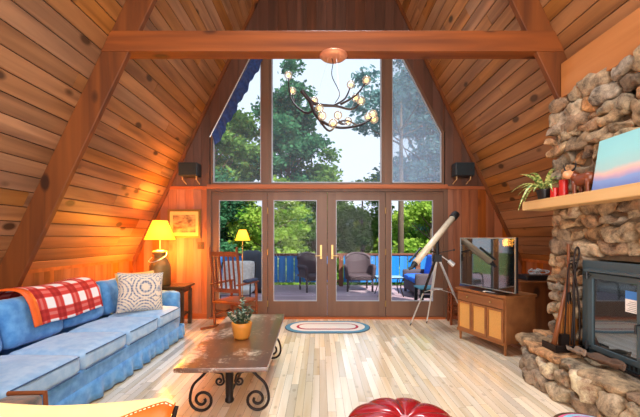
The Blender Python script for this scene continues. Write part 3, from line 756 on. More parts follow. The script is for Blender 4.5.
def shade(parent, r0, r1, z0, z1, n=32):
    vs = []
    for z, r_ in ((z0, r0), (z1, r1)): vs += [(r_*math.cos(2*PI*j/n), r_*math.sin(2*PI*j/n), z) for j in range(n)]
    m = MB(); m.add(vs, [(j, (j+1) % n, n+(j+1) % n, n+j) for j in range(n)]); return m.build('lamp_shade', M['shade'], parent, smooth=True, solid=.003)
shade(lp, .215, .10, .68, .965)
MB().sphere((0, 0, .82), .035, 8).build('bulb', plain('lit bulb', '#FFE0A0', .5, emit=12, ecol='#FFC860'), lp, smooth=True)
light('table_lamp_light', 'POINT', (-2.39, 5.08, 1.45), 95, (1, .38, .04), .09)
light('table_lamp_glow', 'POINT', (-2.39, 5.08, 1.22), 66, (1, .37, .04), .12)
# framed picture, switch
pf = thing('framed_picture', 'sepia landscape drawing in a gilt frame on the panelled wall', 'picture', (X(184.7), YG-.02, Z(238)))
gw, gh = .54, .47
b = MB(); frame_poly(b, [(-gw/2, 0), (gw/2, 0), (gw/2, gh), (-gw/2, gh)], .035, -.012, .018); b.build('picture_frame', plain('gilt frame', '#8A6424', .4, .5), pf, bevel=.003)
MB().box(-gw/2+.02, gw/2-.02, .0, .012, .02, gh-.02).build('mat_board', plain('cream mat board', '#E8C468', .8), pf)
def sketch():
    m, nt, b = newmat('sepia drawing'); L = nt.links.new; tcn = N(nt, 'ShaderNodeTexCoord'); mp = N(nt, 'ShaderNodeMapping'); mp.inputs['Scale'].default_value = (8, 1, 16); L(tcn.outputs['Object'], mp.inputs[0])
    no = N(nt, 'ShaderNodeTexNoise'); no.inputs['Scale'].default_value = 1; no.inputs['Detail'].default_value = 8; L(mp.outputs[0], no.inputs['Vector'])
    rp = N(nt, 'ShaderNodeValToRGB'); e = rp.color_ramp.elements; e[0].position = .38; e[0].color = lin('#7A4E20'); e[1].position = .6; e[1].color = lin('#D8A858'); L(no.outputs['Fac'], rp.inputs[0]); L(rp.outputs[0], b.inputs['Base Color'])
    b.inputs['Roughness'].default_value = .5; return m
MB().box(-gw/2+.085, gw/2-.085, -.004, .0, .09, gh-.09).build('drawing', sketch(), pf)
sw = thing('switch_plate', 'dark double light switch plate on the panelled wall below the picture', 'switch', (X(201), YG-.012, Z(249)))
MB().box(-.055, .055, -.0, .012, 0, .115).build('plate', plain('dark bronze plate', '#4A2C18', .4, .4), sw, bevel=.003)
for s_ in (-.022, .022): MB().box(s_-.006, s_+.006, -.012, 0, .045, .07).build('toggle', M['black'], sw)
# wall speakers
def speaker(px, lab):
    s_ = thing('wall_speaker', lab, 'speaker', (X(px), YG-.14, Z(178)), 0, 'wall speakers')
    MB().box(-.15, .15, -.09, .1, 0, .21).build('cabinet', plain('black speaker case', '#20262A', .5), s_, bevel=.01)
    MB().box(-.14, .14, -.1, -.09, .01, .2).build('grille', plain('speaker cloth', '#182024', .9, nscale=200), s_, bevel=.004)
    for q in (-.11, .11):
        b = MB(); b.tube([(q, -.02, 0), (q, -.02, -.05), (q, .14, -.10)], .009, 8); b.build('bracket', plain('pale wooden bracket', '#C8A070', .5), s_)
    return s_
speaker(193, 'small black speaker on wall brackets left of the tall windows')
speaker(459.5, 'small black speaker on wall brackets right of the tall windows')

# ------------------------------------------------------------------ rocking chair
M['chair_wood'] = wood('amber chair wood', '#8E4820', '#6A3012', 'z', var=.1, knots=0, rough=.35)
rc = thing('rocking_chair', 'slatted wooden rocking chair with its back to the room before the glass doors', 'chair', (-1.56, 5.0, 0), math.radians(-20))
W = .45
for x_ in (0, W):
    b = MB(); b.tube(smoothpath([(x_, .02, .06), (x_, .0, .4), (x_, -.03, .8), (x_, -.09, 1.15), (x_, -.095, 1.19)], 4), [.02]*12+[.017]*3+[.02, .014], 8); b.build('back_post', M['chair_wood'], rc, smooth=True)
    b = MB(); b.tube(smoothpath([(x_, .45, .06), (x_, .45, .3), (x_, .44, .65)], 4), [.018, .02, .022, .022, .02, .02, .022, .018, .018], 8); b.build('front_leg', M['chair_wood'], rc, smooth=True)
    b = MB(); pts = [(x_, t_, .012+.012+.16*(t_-.22)**2) for t_ in [-.28+i*.08 for i in range(14)]]
    for i in range(13): b.bar(pts[i], pts[i+1], .03, .035)
    b.build('rocker', M['chair_wood'], rc)
    b = MB(); b.rbox((x_, .21, .66), (.035, .27, .012), .01, 6); b.build('armrest', M['chair_wood'], rc)
b = MB(); b.rbox((W-.0, .28, .695), (.045, .16, .024), .022, 8); o = b.build('arm_pad', plain('navy cloth', '#2C3C5C', .9), rc, smooth=True); o['label'] = 'navy pad on the right armrest'
def yb_(z): return -.03-.06*(z-.8)/.35 if z > .8 else -.03*(z-.4)/.4
for zz, h_ in ((1.10, .07), (.57, .06)):
    MB().box(0, W, yb_(zz)-.01, yb_(zz)+.012, zz-h_/2, zz+h_/2).build('back_rail', M['chair_wood'], rc, bevel=.006)
for i in range(5):
    x_ = .075+i*.075; MB().bar((x_, yb_(.58), .58), (x_, yb_(1.09), 1.09), .03, .012, up=(1, 0, 0)).build('back_slat', M['chair_wood'], rc)
MB().rbox((W/2, .22, .39), (W/2+.02, .25, .022), .018, 8).build('seat', M['chair_wood'], rc, smooth=True)
b = MB()
for zz in (.16, .26):
    b.tube([(0, .02, zz), (W, .02, zz)], .011, 8); b.tube([(0, .45, zz), (W, .45, zz)], .011, 8)
b.tube([(0, .02, .2), (0, .45, .2)], .011, 8); b.tube([(W, .02, .2), (W, .45, .2)], .011, 8); b.build('stretcher', M['chair_wood'], rc, smooth=True)
# slim floor lamp behind
fl = thing('floor_lamp', 'slim floor lamp with small glowing yellow shade behind the rocking chair', 'lamp', (X(242)*.95, 5.36, 0))
MB().lathe([(.10, 0), (.10, .012), (.02, .025), (.008, .04)], 20).build('base', M['iron'], fl)
MB().tube([(0, 0, .03), (0, 0, 1.33)], .007, 8).build('pole', M['brass'], fl)
shade(fl, .115, .055, 1.29, 1.46)
light('floor_lamp_light', 'POINT', (X(242)*.95, 5.36, 1.38), 3, (1, .5, .12), .03)

# ------------------------------------------------------------------ coffee table
def tabletop():
    m, nt, b = newmat('worn walnut top'); L = nt.links.new; tcn = N(nt, 'ShaderNodeTexCoord'); mp = N(nt, 'ShaderNodeMapping'); mp.inputs['Scale'].default_value = (1, .15, 1); L(tcn.outputs['Object'], mp.inputs[0])
    no = N(nt, 'ShaderNodeTexNoise'); no.inputs['Scale'].default_value = 14; no.inputs['Detail'].default_value = 6; L(mp.outputs[0], no.inputs['Vector'])
    rp = N(nt, 'ShaderNodeValToRGB'); e = rp.color_ramp.elements; e[0].position = .3; e[0].color = lin('#4C2C20'); e[1].position = .7; e[1].color = lin('#74482E'); L(no.outputs['Fac'], rp.inputs[0])
    n2 = N(nt, 'ShaderNodeTexNoise'); n2.inputs['Scale'].default_value = 22; n2.inputs['Detail'].default_value = 8; n2.inputs['Roughness'].default_value = .75; L(tcn.outputs['Object'], n2.inputs['Vector'])
    n3 = N(nt, 'ShaderNodeTexNoise'); n3.inputs['Scale'].default_value = 2.3; L(tcn.outputs['Object'], n3.inputs['Vector'])
    sp = N(nt, 'ShaderNodeSeparateXYZ'); L(tcn.outputs['Object'], sp.inputs[0])
    ad = N(nt, 'ShaderNodeMath', operation='ADD'); L(n2.outputs['Fac'], ad.inputs[0]); L(n3.outputs['Fac'], ad.inputs[1])
    sb = N(nt, 'ShaderNodeMath', operation='MULTIPLY_ADD'); sb.inputs[1].default_value = -.45; L(sp.outputs['X'], sb.inputs[0]); L(ad.outputs[0], sb.inputs[2])
    r2 = N(nt, 'ShaderNodeValToRGB'); r2.color_ramp.elements[0].position = .0; r2.color_ramp.elements[1].position = 1
    mr = N(nt, 'ShaderNodeMapRange'); mr.inputs['From Min'].default_value = 1.03; mr.inputs['From Max'].default_value = 1.22; L(sb.outputs[0], mr.inputs['Value'])
    mx = N(nt, 'ShaderNodeMix', data_type='RGBA'); L(mr.outputs[0], mx.inputs['Factor']); L(rp.outputs[0], mx.inputs['A']); mx.inputs['B'].default_value = lin('#D8C8B4'); L(mx.outputs['Result'], b.inputs['Base Color'])
    b.inputs['Roughness'].default_value = .22; b.inputs['Coat Weight'].default_value = 1.0; b.inputs['Coat Roughness'].default_value = .3; b.inputs['Coat IOR'].default_value = 1.7; return m
ct = thing('coffee_table', 'long dark wooden coffee table on curled wrought iron legs', 'table', (-.705, 3.13, 0), math.radians(1.9))
MB().rbox((0, 0, .43), (.32, .82, .021), .014, 8, lambda p: Vector((p.x, p.y, p.z))).build('tabletop', tabletop(), ct, bevel=.0)
def spiral(cx, cz, r0, turns, a0, sgn, n=40):
    out = []
    for i in range(n+1):
        t_ = i/n; a_ = a0+sgn*turns*2*PI*t_; r_ = r0*(1-.80*t_); out.append((cx+r_*math.cos(a_), 0, cz+r_*math.sin(a_)))
    return out
for yy in (-.55, .56):
    le = MB(); sg = -1 if yy < 0 else 1
    for s_ in (-1, 1):
        top = smoothpath([(s_*.155, 0, .41), (s_*.15, 0, .355), (s_*.20, 0, .29), (s_*.27, 0, .22), (s_*.298, 0, .13)], 5)[:-1]
        sp_ = [(s_*p[0], 0, p[2]) for p in spiral(.205, .105, .093, 1.6, 0.2, -1)]
        pts = [(p[0], yy, p[2]) for p in [tuple(q) for q in top]+sp_]
        le.tube(pts, .011, 7)
        up = smoothpath([(s_*.155, 0, .335), (s_*.11, 0, .315), (s_*.06, 0, .30), (s_*.045, 0, .26)], 5)[:-1]
        s2 = [(s_*p[0], 0, p[2]) for p in spiral(.075, .245, .034, 1.3, PI, 1, 24)]
        le.tube([(p[0], yy, p[2]) for p in [tuple(q) for q in up]+s2], .008, 6)
    lo = le.build('scroll_leg', M['iron'], ct, smooth=True)
    b = MB(); b.lathe([(.024, .085), (.034, .095), (.034, .11), (.026, .125), (.03, .16), (.03, .40), (.04, .41)], 14, M=Matrix.Translation((0, yy, 0))); b.build('post', M['iron'], ct, smooth=True)
b = MB(); b.tube([(0, -.55, .14), (0, .56, .14)], .012, 8); b.build('stretcher', M['iron'], ct)
# potted succulent
ps = thing('potted_succulent', 'small leafy succulent in a yellow clay pot on the coffee table', 'plant', (-.685, 2.98, .452))
MB().lathe([(.058, 0), (.07, .02), (.085, .10), (.088, .135), (.083, .143), (.075, .143), (.073, .12)], 28).build('pot', plain('ochre clay', '#D08A34', .5), ps, smooth=True)
MB().lathe([(.074, .115), (.074, .125)], 20).build('soil', M['dark'], ps)
r = random.Random(4); lf = MB(); lw_ = MB()
def leaf(m, c, d, l, w_, mi=0):
    d = Vector(d).normalized(); s_ = d.cross(Vector((0, 0, 1))); s_ = s_.normalized() if s_.length > .01 else Vector((1, 0, 0)); n_ = s_.cross(d)
    c = Vector(c); vs = [c, c+d*l*.4+s_*w_*.5+n_*w_*.12, c+d*l*.75+s_*w_*.42+n_*w_*.12, c+d*l, c+d*l*.75-s_*w_*.42+n_*w_*.12, c+d*l*.4-s_*w_*.5+n_*w_*.12, c+d*l*.5-n_*w_*.15]
    m.add(vs, [(0, 1, 6), (1, 2, 6), (2, 3, 6), (3, 4, 6), (4, 5, 6), (5, 0, 6), (0, 5, 4, 3, 2, 1)], mi)
st_ = MB()
for k in range(16):
    a_ = r.uniform(0, 2*PI); q = r.uniform(.02, .12) if k else 0; top = Vector((q*math.cos(a_), q*math.sin(a_), .16+r.uniform(0, .17)*(1-q*4.5)+.02)) if k else Vector((.005, 0, .36))
    st_.tube([(top.x*.3, top.y*.3, .11), tuple(top)], .004, 5)
    for j in range(15 if k else 26):
        t_ = r.uniform(.3, 1) if k else r.uniform(.2, 1); c = Vector((top.x*.3, top.y*.3, .12)).lerp(top, t_); b_ = r.uniform(0, 2*PI)
        leaf(lf, c, (math.cos(b_), math.sin(b_), r.uniform(.1, .9)), r.uniform(.028, .045), .022, 1 if r.random() < .3 else 0)
st_.build('stem', plain('green stem', '#4A5A38', .7), ps)
lf.build('foliage', [plain('dark green leaf', '#2A4A3A', .35), plain('pale green leaf', '#A8B8A0', .35)], ps)

# ------------------------------------------------------------------ rugs and seats in front
def rug(name, c, a, b_, bands, lab, mats, thick=.012):
    m = MB(); nr = 26; n = 96; idx = []
    L0 = a-b_
    for i in range(nr+1):
        f_ = 1-i/nr; rr = b_*f_
        for sub in (0,):
            for j in range(n):
                t_ = 2*PI*j/n; cx = (L0 if math.cos(t_) > 0 else -L0)
                m.v.append((cx+rr*math.cos(t_), rr*math.sin(t_), thick*(.2 if i == 0 else 1.0)-(.003 if i % 2 else 0)))
    for i in range(nr):
        f_ = 1-(i+.5)/nr; mi = 0
        for k_, (lo_, m_) in enumerate(bands):
            if f_ >= lo_: mi = m_; break
        for j in range(n):
            m.f.append((i*n+j, i*n+(j+1) % n, (i+1)*n+(j+1) % n, (i+1)*n+j)); m.m.append(mi)
    o = m.build(name, mats, smooth=True); o.location = c
    md = o.modifiers.new('w', 'SOLIDIFY'); md.thickness = .004; md.offset = -1
    return tag(o, lab, 'rug')
yr = (1.33*340/83.5+1.33*340/95.5)/2
rugm = [plain('teal blue braid', '#4A8098', .9, nscale=90, noise_amt=.35), plain('cream braid', '#D6CFC4', .9, nscale=90, noise_amt=.15), plain('crimson braid', '#9C2840', .9, nscale=90, noise_amt=.3), plain('slate braid', '#46525E', .9, nscale=90, noise_amt=.3)]
rug('braided_rug', ((327.5-320)*yr/340, yr, .001), .635, .345, [(.96, 3), (.76, 0), (.50, 1), (.38, 2), (.30, 1), (-1, 1)], 'oval braided rug with blue and crimson bands before the doors', rugm)
# red leather ottoman
ot = thing('leather_ottoman', 'round tufted red leather ottoman on the floor in the foreground', 'ottoman', (.43, 1.72, 0))
M['red_leather'] = plain('red leather', '#98121C', .2, spec=.6, coat=.3, noise_amt=.15)
m = MB(); n, k = 128, 22; NS = 10; R0 = .31
for i in range(k+1):
    t_ = i/k
    for j in range(n):
        a_ = 2*PI*j/n; seam = abs(math.sin((a_-PI/2)*NS/2))**.35
        ph = t_*PI*.5
        if t_ < .75:
            q = t_/.75; rr = R0*math.sin(q*PI/2)**.9; z = .335+.10*math.sqrt(max(0, 1-(rr/R0)**2.6))+.01-.03*math.exp(-(rr/.05)**2)
            z -= (1-seam)*.022*min(1, rr/.06); rr2 = rr*(1-(1-seam)*.02)
        else:
            q = (t_-.75)/.25; rr2 = R0*(1+.05*math.sin(q*PI))*(1-(1-seam)*.03); z = .335*(1-q)+.02*q
        m.v.append((rr2*math.cos(a_), rr2*math.sin(a_), z))
for i in range(k):
    for j in range(n): m.f.append((i*n+j, (i+1)*n+j, (i+1)*n+(j+1) % n, i*n+(j+1) % n))
m.f.append(tuple(range((k)*n, (k+1)*n))); m.m = [0]*len(m.f)
m.build('body', M['red_leather'], ot, smooth=True)
b = MB()
for s_ in range(NS):
    a_ = PI/2+2*PI*s_/NS; pts = []
    for i in range(12):
        rr = .03+(R0-.03)*i/11*.985; z = .335+.10*math.sqrt(max(0, 1-(rr/R0)**2.6))+.01-.03*math.exp(-(rr/.05)**2)-.018*min(1, rr/.06); pts.append((rr*math.cos(a_), rr*math.sin(a_), z))
    b.tube(pts, .0045, 6)
b.build('piping', plain('dark maroon piping', '#3C0C14', .5), ot, smooth=True)
MB().sphere((0, 0, .418), .026, 8, sz=.5).build('button', plain('leather button with painted highlight', '#C88890', .3), ot, smooth=True)  # highlight on the button painted as its pale colour
# round braided pouf
pf2 = thing('round_stool', 'low round stool with pink and blue braided top before the hearth', 'stool', (1.33, 1.645, 0))
m = MB(); prof = [(.001, .425)]
bandm = []
for i in range(10): prof += [(.012+i*.017, .43-.0004*i*i), (.020+i*.017, .424-.0004*i*i)]
for i in range(len(prof)-1):
    pass
M['pink'] = plain('pink braid', '#D86088', .9, nscale=80, noise_amt=.3); M['sky_braid'] = plain('light blue braid', '#88C4DC', .9, nscale=80, noise_amt=.3)
nn = 48
for (r_, z_) in prof: m.v += [(r_*math.cos(2*PI*j/nn), r_*math.sin(2*PI*j/nn), z_) for j in range(nn)]
for i in range(len(prof)-1):
    for j in range(nn):
        m.f.append((i*nn+j, i*nn+(j+1) % nn, (i+1)*nn+(j+1) % nn, (i+1)*nn+j))
        a_ = j/nn; m.m.append(2 if i > len(prof)-4 else (0 if (i//3) % 2 else 1))
m.build('braided_top', [M['pink'], M['sky_braid'], M['black']], pf2, smooth=True)
MB().lathe([(.15, .36), (.175, .37), (.178, .39), (.17, .40)], 32).build('seat', M['dark_wood'], pf2)
for k in range(3):
    a_ = 2*PI*k/3+.5; MB().tube([(.11*math.cos(a_), .11*math.sin(a_), .37), (.16*math.cos(a_), .16*math.sin(a_), 0)], [.016, .011], 8).build('leg', M['dark_wood'], pf2)

# butterfly chair (leather sling) bottom left
bc = thing('butterfly_chair', 'butterfly sling chair in stitched orange leather with a cream canvas yoke in the left foreground', 'chair', (-.86, .80, 0))
def sling(u, v):   # u -1..1 across, v 0 (back top) .. 1 (front)
    back = Vector((u*.385, .30+.02*abs(u), .785+.022*abs(u)**2-.02*max(0, abs(u)-.93)/.07))
    mid = Vector((u*.30, -.02, .26+.20*abs(u)**2)); front = Vector((u*.36, -.40, .40+.10*abs(u)**2))
    return (1-v)**2*back+2*v*(1-v)*Vector((mid.x, mid.y, mid.z-.12))+v*v*front
n = 24; m = MB(); vs = [tuple(sling(i/n*2-1, j/n)) for i in range(n+1) for j in range(n+1)]
m.add(vs, [(i*(n+1)+j, i*(n+1)+j+1, (i+1)*(n+1)+j+1, (i+1)*(n+1)+j) for i in range(n) for j in range(n)])
M['canvas'] = plain('cream canvas', '#E8CC8C', .8)
M['leather'] = plain('orange tan leather', '#C8641C', .45, noise_amt=.2)
so_ = m.build('sling', M['leather'], bc, smooth=True, solid=.006)
m = MB(); vs = []; k = 6; nn2 = 60; edge_ = []
for i in range(nn2+1):
    u = i/nn2*2-1; g_ = .008+.10*(1-abs(u))**1.5
    for j in range(k+1):
        p = sling(u, g_*j/k); vs.append((p.x, p.y-.006, p.z+.006))
    edge_.append(Vector(vs[-1])+Vector((0, -.004, -.004)))
m.add(vs, [(i*(k+1)+j, i*(k+1)+j+1, (i+1)*(k+1)+j+1, (i+1)*(k+1)+j) for i in range(nn2) for j in range(k)])
yk = m.build('yoke', M['canvas'], bc, smooth=True, solid=.004)
st2 = MB()
for i in range(nn2): st2.tube([edge_[i], edge_[i].lerp(edge_[i+1], .55)], .0016, 4)
st2.build('stitching', plain('pale thread', '#F4E4BC', .8), yk)
b = MB()
for s_ in (-1, 1):
    tb = sling(s_, .0)+Vector((0, .005, -.012)); tf = sling(s_*1, 1)
    b.tube(smoothpath([tuple(tb), (s_*.33, .1, .3), (-s_*.05*0+s_*.30, -.25, .012), (s_*.05, -.33, .012)], 6), .008, 8)
    b.tube(smoothpath([tuple(tf), (s_*.32, -.05, .28), (s_*.30, .22, .012), (s_*.05, .30, .012)], 6), .008, 8)
b.tube([(-.06, -.33, .012), (.06, -.33, .012)], .008, 8); b.tube([(-.06, .30, .012), (.06, .30, .012)], .008, 8)
b.build('frame', M['iron'], bc, smooth=True)
# upholstered arm chair whose arm shows
ac = thing('armchair', 'dark patchwork armchair whose arm end shows in the lower left corner', 'chair', (-1.86, 1.31, -.02), .06)
M['patch'] = fabric('dark patchwork cloth', '#4A4A48', '#7A5A4A', 30)
b = MB(); b.rbox((.47, 0, .54), (.09, .29, .07), .03, 8); b.build('armrest', M['patch'], ac, smooth=True)
b = MB(); b.tube([(.385, .295, .605), (.555, .295, .605), (.56, .295, .48)], .012, 8); b.build('arm_trim', M['handle_wood'], ac)
b = MB(); b.rbox((-.1, 0, .54), (.09, .29, .07), .03, 8); b.build('armrest', M['patch'], ac, smooth=True)
b = MB(); b.rbox((.18, 0, .36), (.22, .28, .09), .04, 8); b.build('seat', M['patch'], ac, smooth=True)
b = MB(); b.rbox((.18, -.3, .6), (.32, .07, .3), .05, 8); b.build('backrest', M['patch'], ac, smooth=True)
for lx, ly in ((.47, .24), (.47, -.24), (-.1, .24), (-.1, -.24)): MB().box(lx-.025, lx+.025, ly-.025, ly+.025, 0, .5).build('leg', M['dark_wood'], ac)

# ------------------------------------------------------------------ telescope
tA = P(456, 214, 4.95); tB = P(413, 266, 4.45)
tl = thing('telescope', 'cream refractor telescope pointing up on a black tripod before the glass doors', 'telescope', (1.62, 4.75, 0))
o3 = Vector((1.62, 4.75, 0))
def LT(mb): mb.v = [(a-o3.x, b-o3.y, c-o3.z) for a, b, c in mb.v]; return mb
dT = (tA-tB).normalized()
M['cream'] = plain('cream lacquered tube', '#D6C6AC', .25, spec=.6, coat=.3, noise_amt=.05)
tube_ = LT(MB().tube([tB+dT*.05, tA-dT*.1], .045, 20)).build('optical_tube', M['cream'], tl, smooth=False)
for p_ in tube_.data.polygons: p_.use_smooth = len(p_.vertices) == 4
LT(MB().tube([tA-dT*.11, tA-dT*.10, tA, tA], [.047, .056, .056, .045], 20)).build('dew_shield', M['black'], tl)
LT(MB().tube([tB+dT*.06, tB, tB-dT*.03, tB-dT*.03-Vector((.04, 0, .02))], [.046, .03, .022, .018], 14)).build('eyepiece', M['black'], tl)
fs_ = Vector((-.065, -.02, .045)); LT(MB().tube([tB+dT*.02+fs_, tB+dT*.30+fs_], [.013, .017], 12).tube([tB+dT*.15+fs_, tB+dT*.15], .006, 6)).build('finder_scope', M['black'], tl)
hd_ = P(437, 253, 4.72); 
b = MB(); b.tube([tB.lerp(tA, .52), hd_+Vector((0, 0, -.06))], [.03, .035], 12); b.box(hd_.x-.05, hd_.x+.05, hd_.y-.05, hd_.y+.05, hd_.z-.12, hd_.z-.02)
b.tube([hd_, P(428, 250, 4.6)], .01, 8); b.tube([hd_, P(454, 250, 4.7)], .006, 8); b.sphere(P(454, 250, 4.7), .015, 6); LT(b).build('mount', M['black'], tl, bevel=.004)
b = MB(); b.tube([hd_, P(450, 262, 4.7)], .008, 8); b.tube([P(449, 261, 4.7), P(453.5, 265, 4.7)], [.03, .034], 12); LT(b).build('counterweight', M['steel'], tl)
feet = [P(410, 325, 1.33*340/87.5), P(427, 305, 5.35)*1.0, P(468, 318, 5.3)]
feet[1] = Vector((1.66, 5.3, 0)); feet[2] = Vector((2.16, 4.82, 0)); feet[0].z = 0
top0 = hd_+Vector((0, 0, -.1))
for i, ft in enumerate(feet):
    k_ = .48; mid = top0.lerp(ft, k_)
    tp = top0+(ft-top0).normalized()*.02+Vector(((ft.x-top0.x)*.06, (ft.y-top0.y)*.06, 0))
    L1 = LT(MB().bar(tp, mid, .034, .018)).build('leg', M['black'] if i == 0 else M['steel'], tl)
    LT(MB().bar(mid-(ft-top0).normalized()*.02, ft-(ft-top0).normalized()*.03, .018, .012)).build('leg_extension', M['steel'], L1)
    LT(MB().tube([ft-(ft-top0).normalized()*.05, ft+Vector((0,0,.0))], [.011, .007], 8)).build('foot', M['black'], L1)
b = MB(); hub = Vector((top0.x+.02, top0.y+.03, .62))
for ft in feet: b.bar(hub, top0.lerp(ft, .46), .02, .006)
b.lathe([(.07, -.004), (.07, .004)], 16, M=Matrix.Translation(hub)); LT(b).build('spreader', M['steel'], tl)

# ------------------------------------------------------------------ TV console and television
M['walnut'] = wood('golden walnut', '#965E30', '#784622', 'x', var=.08, knots=0, rough=.4, s=6)
M['cane'] = plain('honey cane panel', '#C8924C', .6, nscale=120, noise_amt=.25)
cA, cB = Vector((1.82, 4.52)), Vector((2.07, 3.80)); dd = (cB-cA); LEN = dd.length; dd.normalize(); nn_ = Vector((-dd.y, dd.x))   # into depth: (+x side)
rz = math.atan2(dd.y, dd.x)
cs = thing('media_console', 'mid century wooden media console with honey cane doors under the television', 'cabinet', (cA.x, cA.y, 0), rz)
# local: x along the front, y = depth (towards the wall)
Dp = .46; zt, zb = .68, .13
b = MB(); b.box(0, LEN, .012, Dp, zb, zt-.03); b.build('body', M['walnut'], cs, bevel=.004)
MB().box(-.015, LEN+.015, -.012, Dp+.01, zt-.03, zt).build('top', M['walnut'], cs, bevel=.005)
dr = MB().box(.02, LEN-.02, -.006, .012, zt-.155, zt-.045).build('drawer', M['walnut'], cs, bevel=.003)
for q in (.2, LEN-.2): MB().sphere((q, -.014, zt-.1), .011, 6).build('knob', M['brass'], dr, smooth=True)
pw = (LEN-.04)/3
for i in range(3):
    x0 = .02+i*pw; b = MB()
    b.box(x0+.004, x0+.03, -.006, .012, zb+.02, zt-.165); b.box(x0+pw-.03, x0+pw-.004, -.006, .012, zb+.02, zt-.165)
    b.box(x0+.03, x0+pw-.03, -.006, .012, zb+.02, zb+.045); b.box(x0+.03, x0+pw-.03, -.006, .012, zt-.19, zt-.165)
    dd_ = b.build('door', M['walnut'], cs); MB().box(x0+.03, x0+pw-.03, .002, .012, zb+.045, zt-.19).build('cane_panel', M['cane'], dd_)
for x_ in (.03, LEN-.03):
    for y_ in (.035, Dp-.03): MB().tube([(x_, y_, zb+.02), (x_, y_, 0)], [.022, .013], 8).build('leg', M['walnut'], cs)
MB().box(.0, LEN, .0, .02, zb-.015, zb+.02).build('base_rail', M['walnut'], cs)
tvA, tvB = Vector((1.846, 4.5)), Vector((2.095, 3.65)); td = tvB-tvA; TL = td.length; td.normalize()
tvA += Vector((.02, .02)); 
tv = thing('television', 'flat screen television with thin silver bezel on the wooden console', 'television', (tvA.x, tvA.y, .68), math.atan2(td.y, td.x))
z0, z1 = .045, .655
MB().box(0, TL, .0, .035, z0, z1).build('case', M['black'], tv, bevel=.004)
b = MB(); frame_poly(b, [(0, z0), (TL, z0), (TL, z1), (0, z1)], .012, -.006, .004); b.build('bezel', plain('silver bezel', '#9AA4A4', .3, .8), tv)
MB().box(.012, TL-.012, -.003, .0, z0+.012, z1-.012).build('screen', plain('glossy dark screen', '#0E1214', .03, 0, 1.0, ior=2.1, noise_amt=0), tv)
b = MB(); b.rbox((TL/2, .05, .008), (.22, .09, .008), .007, 6); b.build('stand', M['black'], tv); MB().box(TL/2-.04, TL/2+.04, .035, .06, .008, .12).build('neck', M['black'], tv)
rm = MB().rbox((0, 0, .009), (.02, .075, .009), .006, 5).build('remote_control', M['steel'], smooth=False); rm.location = (2.0, 4.02, .681); rm.rotation_euler = (0, 0, .5); tag(rm, 'slim grey remote control lying on the console before the television', 'remote')
# cabinet behind with router
cb = thing('wooden_chest', 'reddish brown wooden chest against the wall behind the media console', 'cabinet', (2.95, 4.72, 0))
MB().box(-.29, .27, -.22, .22, .04, .73).build('body', M['rafter'], cb, bevel=.005); MB().box(-.31, .28, -.24, .24, .73, .755).build('lid', M['rafter'], cb, bevel=.004)
for lx in (-.26, .24):
    for ly in (-.19, .19): MB().box(lx-.02, lx+.02, ly-.02, ly+.02, 0, .05).build('foot', M['dark_wood'], cb)
bx = thing('electronics_box', 'black electronics box with a heap of pale cables on the chest', 'device', (2.95, 4.66, .757))
MB().box(-.17, .17, -.1, .12, 0, .07).build('case', M['black'], bx, bevel=.006)
b = MB(); r = random.Random(8)
for k in range(4):
    pts = [(r.uniform(-.12, .14), r.uniform(-.11, .04), r.uniform(.07, .16)) for _ in range(6)]; b.tube(smoothpath([(p[0], p[1], max(.078, p[2])) for p in pts], 5), .005, 5)
b.build('cable', plain('pale cable', '#C8D0D4', .5), bx, smooth=True)
# small stool behind console
so = thing('ladder_stool', 'wooden stool with ladder rungs between the telescope and the console', 'stool', (2.2, 5.30, 0), math.radians(-12))
for x_ in (-.17, .17):
    for y_ in (-.14, .14): MB().tube([(x_, y_, 0), (x_*.92, y_*.92, .50)], .019, 8).build('leg', M['chair_wood'], so)
b = MB()
for zz in (.12, .24, .36):
    for y_ in (-.135, .135): b.tube([(-.165, y_, zz), (.165, y_, zz)], .011, 6)
    for x_ in (-.165, .165): b.tube([(x_, -.135, zz+.04), (x_, .135, zz+.04)], .011, 6)
b.build('rung', M['chair_wood'], so); MB().rbox((0, 0, .515), (.19, .16, .018), .012, 6).build('seat', M['chair_wood'], so)
pillow((2.31, 5.26, .675), (-.2, .35, .1), .28, .26, plain('periwinkle cloth', '#5A74B8', .9), 'seat_cushion', 'small periwinkle cushion propped on the ladder stool behind the television', .05)

